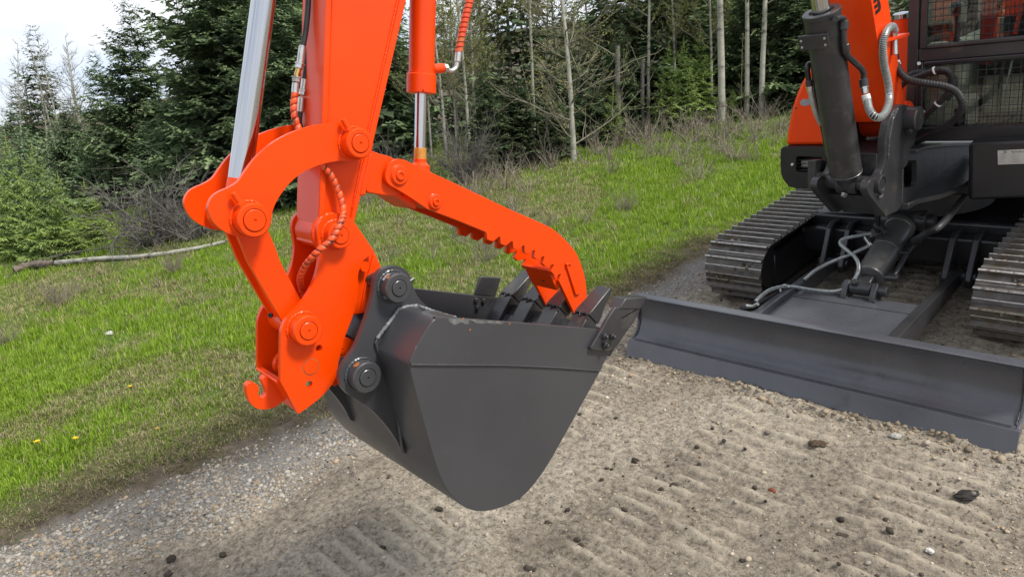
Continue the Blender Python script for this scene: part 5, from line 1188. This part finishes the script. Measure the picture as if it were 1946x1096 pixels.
# ---- spruces
SPR = []
for sd_, kw in ((11, dict(whorls=38, per=7, twigs=11, needles=6, spread=.25, nw=.20, sparse=.05)), (12, dict(whorls=36, per=6, twigs=11, needles=6, spread=.20, nw=.20)), (13, dict(whorls=28, per=7, twigs=13, needles=6, spread=.27, nw=.20)), (14, dict(whorls=44, per=6, twigs=6, needles=5, spread=.15, nw=.22)),
                (15, dict(whorls=21, per=6, twigs=11, needles=7, spread=.27, bright=.9, nw=.13)), (16, dict(whorls=20, per=6, twigs=11, needles=7, spread=.30, bright=.75, nw=.13)), (17, dict(whorls=18, per=6, twigs=9, needles=6, spread=.24, bright=1.0, nw=.15))):
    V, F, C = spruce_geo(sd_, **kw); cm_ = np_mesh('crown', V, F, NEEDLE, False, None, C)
    rr_ = .012 if sd_ < 15 else .009
    tv, tf = tubes_geo([(np.stack([np.zeros(8), np.zeros(8), np.linspace(0, 1, 8)], 1), np.linspace(rr_, .0012, 8))], 7); SPR.append((cm_, np_mesh('trunk', tv, tf, BARK)))
def spruce(var, bx, by, ay, label, wide=1., group=None, lean=0.):
    if var >= 4: ay -= 6
    p, h = base_and_height(bx, by, bx, ay); e = place('spruce_tree', p, h, label, 'spruce', group, lean, None, wide); child('crown', SPR[var][0], e); child('trunk', SPR[var][1], e)
spruce(0, 272, 345, -26, 'tall dark spruce at the left with its tip against the open sky', 1.1)
spruce(3, 66, 322, 34, 'slender spruce with thin upper boughs at the far left skyline', 1.35)
spruce(1, 190, 340, 74, 'narrow dark spruce just left of the tallest skyline spruce', 1.0)
spruce(2, 452, 372, -260, 'broad dark spruce directly behind the chrome bucket rod', 1.15)
spruce(0, 440, 345, -190, 'dark spruce between the skyline spruce and the chrome rod', .8)
spruce(1, 560, 380, -200, 'dark spruce behind the orange stick hoses', 1.1)
spruce(2, 16, 330, 150, 'low dark spruce cut by the left edge of the picture', 1.0)
spruce(0, 128, 350, 175, 'dark spruce low behind the young bright spruces', 1.1)
spruce(4, 45, 486, 262, 'young bright green spruce, tallest of the clump at far left', .9)
spruce(5, 92, 493, 272, 'young green spruce second from the left edge, beside the log', .85)
spruce(4, 132, 488, 330, 'smaller young spruce at the right of the far left clump', 1.0)
spruce(5, 4, 480, 300, 'young green spruce cut off by the left edge', .9)
spruce(4, 175, 462, 345, 'low dark green young spruce in front of the dead thicket', 1.4)
spruce(1, 928, 322, 120, 'dark spruce right of the thumb cylinder, beside the grey thicket', 1.5)
spruce(2, 985, 306, 128, 'broad dark spruce left of the white branching aspen', 1.5)
spruce(0, 1052, 296, 165, 'dark spruce close under the white branching aspen', 1.5)
spruce(2, 1130, 272, 150, 'dark spruce right of the white branching aspen', 1.5)
spruce(4, 1272, 246, 84, 'young bright spruce, leftmost of the three on the slope top', .95)
spruce(5, 1300, 246, 76, 'young bright spruce in the middle of the three on the slope top', .85)
spruce(4, 1331, 238, 56, 'young bright spruce, tallest and rightmost of the three on the slope top', .95)
spruce(5, 1392, 230, 172, 'tiny bright spruce between pale trunks near the orange hood', 1.0)
spruce(5, 1168, 274, 165, 'small bright spruce in shade left of the three young ones', .95)
spruce(6, 838, 348, 262, 'small yellow green spruce just right of the thumb cylinder rod', 1.0)
spruce(1, 1180, 255, 30, 'dark spruce filling the wood behind the pale snags', 1.2)
spruce(2, 1510, 205, -160, 'dark spruce right behind the boom cylinder', 1.2)
spruce(0, 1445, 205, -140, 'dark spruce behind the two pale trunks nearest the hood', 1.2)

# ---- the wood behind them: reads as one dark mass
r = np.random.default_rng(21); FV = []; FC = []; FF = []; o_ = 0
simple = [spruce_geo(40 + k, whorls=24, per=5, twigs=5, needles=2, spread=.24, nw=.24) for k in range(4)]
spots = []
for k in range(105):
    bx = r.uniform(-160, 1960) if k < 80 else r.uniform(-160, 460); hor = 292 - .144 * (bx + 350); by = hor + r.uniform(62, 165)
    if 560 < bx < 780: by = hor + r.uniform(120, 165)
    ay = r.uniform(-330, 20) if bx > 440 else r.uniform(178, 236) if bx < 215 else r.uniform(190, 230)
    if by - ay < 60: continue
    spots.append((bx, by, ay))
for k, (bx, by, ay) in enumerate(spots):
    p, h = base_and_height(bx, by, bx, ay); V, F, C = simple[k % 4]; a = r.uniform(0, 6.28); c_, s_ = math.cos(a), math.sin(a); wd = h * r.uniform(.9, 1.35)
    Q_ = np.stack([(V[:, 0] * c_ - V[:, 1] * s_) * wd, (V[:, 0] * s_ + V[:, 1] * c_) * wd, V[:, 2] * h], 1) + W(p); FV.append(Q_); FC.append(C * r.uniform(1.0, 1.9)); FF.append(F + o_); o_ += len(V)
me = np_mesh('forest', np.concatenate(FV), np.concatenate(FF), NEEDLE, False, None, np.concatenate(FC)); o = bpy.data.objects.new('forest', me); col.objects.link(o); o['kind'] = 'stuff'; o['label'] = 'dark dense spruce wood behind the meadow'; o['category'] = 'forest'

# ---- aspens and other leafless trees
BT = []
for sd_, kw in ((31, dict(trunk_r=.0085, nb=56, levels=2, first=.05, blen=.26, up_=.10, ang=.45)), (32, dict(trunk_r=.0066, nb=26, levels=1, first=.25, blen=.13, up_=.10)), (33, dict(trunk_r=.0052, nb=34, levels=2, first=.18, blen=.22, up_=.14)), (34, dict(trunk_r=.0065, nb=30, levels=1, first=.12, blen=.12, up_=.08)), (35, dict(trunk_r=.0085, nb=40, levels=2, first=.35, blen=.34, up_=.15, ang=1.3))):
    tr_, br = bare_geo(sd_, **kw); v, f = tubes_geo(tr_, 8); v2, f2 = tubes_geo(br, 3)
    v2, f2 = (v2, f2); bv, bf, bc_ = bud_geo(br, sd_, 5200, .0036, ((.17, .19, .045), (.34, .34, .11)))
    BT.append((np_mesh('trunk', v, f, ASPEN), np_mesh('branches', v2, f2, TWIG), np_mesh('buds', bv, bf, LEAF, False, None, bc_)))
def bare(name, var, bx, by, ay, label, cat='tree', group=None, lean=0., az=None, wide=1., buds=True):
    p, h = base_and_height(bx, by, bx, ay); e = place(name, p, h, label, cat, group, lean, az, wide); child('trunk', BT[var][0], e); child('branches', BT[var][1], e)['kind'] = 'stuff'
    if buds: child('buds', BT[var][2], e)['kind'] = 'stuff'
bare('aspen_tree', 0, 1090, 306, -330, 'white aspen with wide bare branches right of the thumb cylinder', 'aspen', wide=1.15)
bare('aspen_tree', 1, 1371, 236, -700, 'thick pale aspen trunk, straightest and widest near the young spruces', 'aspen', wide=1.35)
bare('aspen_tree', 1, 1419, 226, -640, 'pale aspen trunk left of the last one before the orange hood', 'aspen', wide=1.0)
bare('aspen_tree', 1, 1446, 224, -620, 'pale aspen trunk nearest the orange hood', 'aspen', wide=1.1)
bare('aspen_tree', 3, 1408, 226, 60, 'crooked thin bare stem between the pale trunks by the hood', 'aspen', wide=1.2)
bare('aspen_tree', 2, 1353, 226, -420, 'dim aspen trunk just left of the widest pale trunk', 'aspen', wide=.9)
bare('aspen_tree', 1, 1232, 238, -520, 'slim pale trunk left of the three young spruces', 'aspen', wide=.75)
bare('aspen_tree', 2, 1284, 226, -400, 'grey trunk with green buds behind the three young spruces', 'aspen', wide=.9)
bare('aspen_tree', 1, 1016, 270, -520, 'slim pale trunk left of the white branching aspen', 'aspen', wide=.7)
bare('aspen_tree', 1, 977, 262, -500, 'second slim trunk left of the white branching aspen', 'aspen', wide=.75)
bare('aspen_tree', 2, 955, 268, -430, 'thin budding trunk right of the red wrapped hose', 'aspen', wide=.9)
bare('aspen_tree', 2, 893, 300, -330, 'budding tree behind the red wrapped hose', 'aspen', wide=1.1)
bare('aspen_tree', 2, 850, 322, -260, 'pale stem hugging the right side of the thumb cylinder', 'aspen', wide=1.1)
bare('aspen_tree', 0, 905, 285, -220, 'twiggy budding tree above the grey thicket', 'aspen', wide=.9)
bare('aspen_tree', 4, 128, 318, 92, 'leaning pale aspen with bare crown at the left skyline', 'aspen', lean=.0, wide=1.2, buds=False)
bare('aspen_tree', 4, 40, 322, 128, 'forked white aspen low at the left behind young spruces', 'aspen', wide=1.2, buds=False)
ORD = ('first', 'second', 'third', 'fourth', 'fifth', 'sixth', 'seventh', 'eighth', 'ninth', 'tenth', 'eleventh', 'twelfth', 'thirteenth', 'fourteenth')
for k, (bx, ay) in enumerate(((8, 80), (62, 110), (92, 66), (112, 58), (150, 72), (333, -20), (350, -60))):
    bare('bare_tree', 2, bx, 292 - .144 * (bx + 350) + 112, ay, 'fine twigged leafless tree against the pale sky, %s from the left' % ORD[k], 'tree', 'leafless trees against the sky', wide=1.25, buds=False)
for k, (bx, by, ay) in enumerate(((820, 330, -200), (868, 318, -230), (925, 300, -260), (1002, 285, -300), (1040, 275, -260), (1060, 268, -320), (1125, 262, -260), (1150, 262, -300), (1205, 250, -240), (1255, 245, -300), (1315, 226, -260), (1390, 222, -300), (1432, 215, -240), (1480, 206, -260))):
    bare('bare_tree', 2, bx, by - 30, ay, 'budding tree standing back inside the wood, %s from the left' % ORD[k], 'tree', 'budding trees inside the wood', wide=1.0)
# pale broken snags
for bx, by, ay, lb in ((1177, 262, 84, 'orange brown broken snag in the shade of the wood'), (1221, 250, 112, 'short grey broken snag right of the brown one')):
    p, h = base_and_height(bx, by, bx, ay); e = place('dead_snag', p, h, lb, 'snag'); rr2 = np.random.default_rng(bx)
    T, R_, _ = limb(rr2, (0, 0, 0), (.03, .02, 1), 1.0, .034, 8, .02); v, f = tubes_geo([(T, np.linspace(.034, .026, 9))], 7); child('trunk', np_mesh('trunk', v, f, DEAD), e)
    
    for k in (3, 4, 5, 6, 7): v, f = tubes_geo([limb(rr2, T[k], (rr2.normal(), rr2.normal(), .8), .55, .009, 6, .15, 0, .1)[:2]], 4); child('branch', np_mesh('branch', v, f, TWIG), e)

# ---- saplings, thickets, brush
SAP = []
for sd_ in (51, 52, 53):
    paths = []; rr2 = np.random.default_rng(sd_)
    for s in range(3): T, R_, _ = limb(rr2, (rr2.normal(0, .05), rr2.normal(0, .05), 0), (rr2.normal(0, .12), rr2.normal(0, .12), 1), rr2.uniform(.7, 1.05), .011, 8, .07, 0, .05); paths.append((T, R_)); paths += [limb(rr2, T[k], (rr2.normal(), rr2.normal(), 1.3), rr2.uniform(.15, .35), .005, 5, .1, 0, .1)[:2] for k in range(2, 8)]
    v, f = tubes_geo(paths, 4); SAP.append(np_mesh('sapling', v, f, TWIG))
for k, (bx, by, ay) in enumerate(((935, 342, 282), (1040, 312, 222), (1048, 300, 240), (1070, 300, 250), (1120, 300, 215), (1132, 292, 225), (1200, 285, 205), (1208, 276, 220), (1255, 270, 205), (1297, 268, 198), (1362, 256, 190), (1388, 250, 180))):
    p, h = base_and_height(bx, by, bx, ay); e = bpy.data.objects.new('sapling', SAP[k % 3]); col.objects.link(e); e.matrix_world = Matrix.Translation(Vector(W(p))) @ Matrix.Rotation(k * 1.3, 4, 'Z') @ Matrix.Scale(h, 4); tag(e, 'thin leafless sapling where meadow meets wood, %s from the left' % ORD[k], 'sapling', 'saplings at the edge of the wood')
def thicket(name, seed, bx, by, ay, label, mat, wide, stems, r0, arch=.0, tw=7):
    p, h = base_and_height(bx, by, bx, ay); e = place(name, p, h, label, 'bush', None, 0, .3, wide); v, f = tubes_geo(shrub_geo(seed, stems, .75, 1., tw, r0, arch), 3); child('stems', np_mesh('stems', v, f, mat), e)['kind'] = 'stuff'
thicket('dead_thicket', 61, 292, 462, 268, 'large tangled grey dead thicket left of the bucket rod', DEAD, 1.1, 60, .011, .085, 8)
thicket('dead_thicket', 63, 372, 452, 290, 'grey dead thicket half hidden behind the curved orange links', DEAD, 1.0, 40, .011, .085, 7)
thicket('dead_thicket', 62, 884, 350, 172, 'dense grey leafless thicket right of the thumb cylinder rod', DEAD, .62, 50, .010, .02, 7)
thicket('dead_thicket', 64, 740, 345, 215, 'pale tangled twigs between the stick and the thumb rod', DEAD, .8, 26, .009, .03, 8)
thicket('brush_bush', 65, 330, 520, 448, 'brown leafless bush standing beside the right part of the log', BRUSHM, .8, 26, .010)
thicket('brush_bush', 66, 112, 575, 515, 'low twiggy bush on the grass below the birch log', BRUSHM, 1.4, 30, .010)
thicket('brush_bush', 67, 4, 655, 600, 'low dry bush cut off by the left edge', BRUSHM, 1.4, 26, .010)
thicket('brush_bush', 68, 1428, 306, 268, 'dark twiggy bush alone on bright grass left of the hood', BRUSHM, 1.1, 24, .012)
thicket('brush_bush', 69, 920, 500, 440, 'brown twiggy bush behind the toothed edge of the thumb', BRUSHM, 1.0, 30, .009)
thicket('brush_bush', 70, 1182, 400, 345, 'grey brown bush on the slope right of the thumb bend', BRUSHM, 1.1, 30, .009)
r = np.random.default_rng(71); kinds = [tubes_geo(shrub_geo(80 + k, 8, .8, 1., 2, .016), 3) for k in range(5)]
BV, BF, o_ = [], [], 0; cnt = 0
while cnt < 250:
    bx = r.uniform(640, 1560); t = r.random() ** 1.25; lo = 292 - .144 * (bx + 350); topy = np.interp(bx, [640, 860, 1150, 1480, 1560], [395, 335, 278, 222, 215]); by = topy + t * np.interp(bx, [640, 900, 1150, 1480], [130, 175, 150, 60]) - 6
    p0 = PM(bx, by, Z=0)
    if N1(np.array([p0[0] * .9]), np.array([p0[1] * .9]), 3)[0] < .44: continue
    p = ground_at(p0[0], p0[1])[0]; h = r.uniform(.16, .42) * (1.2 - .5 * t); v, f = kinds[cnt % 5]; a = r.uniform(0, 6.28); c_, s_ = math.cos(a), math.sin(a); wd = h * r.uniform(.8, 1.4)
    BV.append(np.stack([(v[:, 0] * c_ - v[:, 1] * s_) * wd, (v[:, 0] * s_ + v[:, 1] * c_) * wd, v[:, 2] * h], 1) + W(p)); BF.append(f + o_); o_ += len(v); cnt += 1
for bx, by in ((60, 565), (150, 552), (300, 545), (400, 520), (690, 470), (760, 430), (20, 530), (440, 500)):
    p = G(bx, by); h = r.uniform(.14, .24); v, f = kinds[cnt % 5]; BV.append(v * h + W(p)); BF.append(f + o_); o_ += len(v); cnt += 1
me = np_mesh('brush', np.concatenate(BV), np.concatenate(BF), BRUSHM); o = bpy.data.objects.new('brush', me); col.objects.link(o); o['kind'] = 'stuff'; o['label'] = 'low brown leafless brush covering the upper slope'; o['category'] = 'brush'

# ---- fallen birch log
lp = [W(G(x, y) + np.array([0, 0, z])) for x, y, z in ((28, 518, .05), (62, 508, .06), (96, 508, .055), (150, 503, .05), (205, 497, .05), (262, 493, .045), (320, 486, .04), (380, 476, .04), (432, 466, .04))]
lg = empty('fallen_log', Matrix.Identity(4)); tag(lg, 'fallen birch log with peeling white bark and a rotten brown root end', 'log')
P_ = resample(spline([tuple(p) for p in lp], 5), .03); nP = len(P_); rr2 = np.random.default_rng(9); cut_ = int(nP * .24)
v, f = tubes_geo([(P_[:cut_ + 1], np.linspace(.046, .034, cut_ + 1) * (1 + rr2.normal(0, .10, cut_ + 1)))], 12); child('root_end', np_mesh('root_end', v, f, LOGB), lg)
v, f = tubes_geo([(P_[cut_:], np.linspace(.032, .021, nP - cut_) * (1 + rr2.normal(0, .03, nP - cut_)))], 12); child('stem', np_mesh('stem', v, f, LOGM), lg)
for q in (.55, .72, .93): v, f = tubes_geo([limb(rr2, P_[int(nP * q)], (rr2.normal(), rr2.normal(), 1.2), .22, .008, 5, .15)[:2]], 5); child('dead_branch', np_mesh('dead_branch', v, f, DEAD), lg)

# ---- grass: one object, nobody could count it
r = np.random.default_rng(101)
GRASSM = vcol_mat('grass_blades', .65, None, .25, .38)
def blades(p, n_az, hgt, wid, lean, colr, seg, r):
    n = len(p); az = r.uniform(0, 6.28, n); dx = np.stack([np.cos(az), np.sin(az), np.zeros(n)], 1); sx = np.stack([-np.sin(az), np.cos(az), np.zeros(n)], 1)
    V = []; 
    if seg == 2:
        m = p + dx * (hgt * lean * .35)[:, None] + np.array([0, 0, 1.]) * (hgt * .62)[:, None]; t = p + dx * (hgt * lean)[:, None] + np.array([0, 0, 1.]) * (hgt * (1 - lean * .35))[:, None]
        q = sx * wid[:, None] / 2; V = np.stack([p - q, p + q, m + q * .8, m - q * .8, t], 1); f = np.array([[0, 1, 2], [0, 2, 3], [3, 2, 4]])
    else:
        t = p + dx * (hgt * lean)[:, None] + np.array([0, 0, 1.]) * hgt[:, None]; q = sx * wid[:, None] / 2; V = np.stack([p - q, p + q, t], 1); f = np.array([[0, 1, 2]])
    k = V.shape[1]; F = (f[None] + (np.arange(n) * k)[:, None, None]).reshape(-1, 3); return V.reshape(-1, 3), F, np.repeat(colr, k, 0)
GV, GF, GC, o_ = [], [], [], 0
def grass_zone(n, zlo, zhi, seg, hs, ws, bl):
    global o_
    # sample uniformly on the slope inside the picture's ground footprint
    ptsx, ptsy = [], []
    nt = n // bl; x = r.uniform(-13 if zhi > 6 else -6, 2.5 if zhi > 6 else -.8, nt * 14); y = r.uniform(-4.5, 12 if zhi > 6 else 3, nt * 14); pp_ = np.stack([x, y, np.zeros_like(x)], 1); u, v, z = projM(pp_)
    k = (z > zlo) & (z < zhi) & (u > -120) & (u < 1800) & (v < 1160) & (v > -50); x, y, z = x[k], y[k], z[k]
    d, _ = fields(x, y); den = sm(.08, .36, d); tuft = sm(.25, .62, N1(x * 5, y * 5, 3))
    k = (dist(x, y) > -.15) & (r.random(len(x)) < den * (.30 + .70 * tuft) + .05 * (d > .03)); x, y, z = x[k][:nt], y[k][:nt], z[k][:nt]
    th_ = r.lognormal(0, .30, len(x)); sp2 = .011 * (z / 3) ** .8; x = np.repeat(x, bl) + r.normal(0, 1, len(x) * bl) * np.repeat(sp2, bl); y = np.repeat(y, bl) + r.normal(0, 1, len(y) * bl) * np.repeat(sp2, bl); z = np.repeat(z, bl); th_ = np.repeat(th_, bl); hue = np.repeat(r.normal(0, .22, len(z) // bl), bl)
    d, _ = fields(x, y); pa = N2(x * .55 + 3, y * .55, 4) + .22 * np.exp(-((x + 4.6) / 1.5) ** 2 - ((y - 2.2) / 2.0) ** 2); pb = N3(x * 2.3, y * 2.3, 3)
    m = len(x); P_ = W(ground_at(x, y)) - np.array([0, 0, .004])
    dry = np.clip(sm(.42, .62, pa * .65 + pb * .35) + hue + r.normal(0, .10, m) + .60 * sm(.60, .15, d), 0, 1)
    green = np.array([.140, .260, .014]) + (np.array([.330, .460, .050]) - np.array([.140, .260, .014])) * r.random((m, 1)); straw = np.array([.26, .225, .115]) + (np.array([.46, .40, .24]) - np.array([.26, .225, .115])) * r.random((m, 1))
    pick = (r.random(m) < dry * .72)[:, None]; c = np.where(pick, straw, green * (1 - .30 * dry[:, None]))
    hg = r.uniform(.5, 1.2, m) * th_ * hs * (1 - .35 * dry) * (.55 + .45 * sm(.1, .7, d)); wd = ws * r.uniform(.7, 1.4, m) * (z / 3.2) ** .55; ln = np.clip(r.uniform(.1, .75, m) + .35 * pick[:, 0], 0, 1.3)
    V, F, C = blades(P_, None, hg, wd, ln, c, seg, r); GV.append(V); GF.append(F + o_); GC.append(C); o_ += len(V); return m
m1 = grass_zone(140000, 2.2, 5.0, 2, .043, .0034, 10); m2 = grass_zone(190000, 5.0, 8.2, 1, .049, .0058, 9); m3 = grass_zone(130000, 8.2, 13.0, 1, .058, .0075, 7)
me = np_mesh('grass', np.concatenate(GV), np.concatenate(GF), GRASSM, False, None, np.concatenate(GC)); o = bpy.data.objects.new('grass', me); col.objects.link(o); o['kind'] = 'stuff'; o['label'] = 'fresh green meadow grass mixed with dry straw'; o['category'] = 'grass'
print('grass', m1, m2, m3)
# flattened dead grass in the muddy lip of the road, and stray sprigs
GV, GF, GC, o_ = [], [], [], 0
n = 130000; y = r.uniform(-3.4, 3, n); x = edge_x(y) - r.uniform(-.2, .8, n); d, _ = fields(x, y); k = r.random(n) < np.exp(-((d - .27) / .20) ** 2) * .6 * (.25 + .75 * sm(.35, .6, N2(x * 6, y * 6, 3))); p = ground_at(x[k], y[k]); k2 = inview(p); p = W(p[k2]) + np.array([0, 0, .004]); n = len(p)
c = np.array([.12, .095, .060]) + (np.array([.32, .27, .17]) - np.array([.12, .095, .060])) * r.random((n, 1)); c = np.where((r.random(n) < .22)[:, None], np.array([.07, .13, .02]), c)
V, F, C = blades(p, None, r.uniform(.006, .028, n), r.uniform(.002, .004, n), r.uniform(.8, 3.5, n), c, 1, r); me = np_mesh('dead_grass', V, F, GRASSM, False, None, C); o = bpy.data.objects.new('dead_grass', me); col.objects.link(o); o['kind'] = 'stuff'; o['label'] = 'flattened dead grass along the muddy road edge'; o['category'] = 'grass'

# ---- dandelions
YEL = paint('dandelion_yellow', (.78, .50, .01), (.85, .60, .02), .7, 0, 40, .1, 300); STEM = paint('dandelion_stem', (.20, .24, .07), (.30, .30, .12), .6, 0, 40, .1, 300)
for px, py, hp_, sz, lb in ((75, 862, 22, 13, 'leftmost yellow dandelion in the grass near the road'), (146, 852, 20, 12, 'yellow dandelion second from the left, beside the leftmost'), (249, 744, 6, 9, 'small yellow dandelion deeper in the grass, above the other two'), (300, 822, 6, 9, 'small yellow dandelion nearest the muddy strip'), (440, 722, 5, 6, 'tiny yellow dandelion just left of the orange lifting hook')):
    p = G(px, py); z = depthM(p); s = sz / 2 * z / FPX; hgt = hp_ * z / FPX
    e = empty('dandelion', Matrix.Translation(Vector(W(p)))); tag(e, lb, 'dandelion')
    tube('stem', [(0, 0, 0), (s * .3, 0, hgt * .6), (s * .4, 0, hgt)], .0022, STEM, e, 6)
    rr2 = np.random.default_rng(px); V = []; F = []
    for k in range(46):
        a = rr2.uniform(0, 6.28); L = s * rr2.uniform(.5, 1.05); up2 = rr2.uniform(.05, .8) * s * .7; b0_ = np.array([s * .4, 0, hgt]); t = b0_ + np.array([math.cos(a) * L, math.sin(a) * L, up2]); w_ = np.array([-math.sin(a), math.cos(a), 0]) * s * .14; j = len(V); V += [b0_, t - w_, t + w_]; F.append((j, j + 1, j + 2))
    mesh_obj('flower_head', V, F, YEL, e, 0)
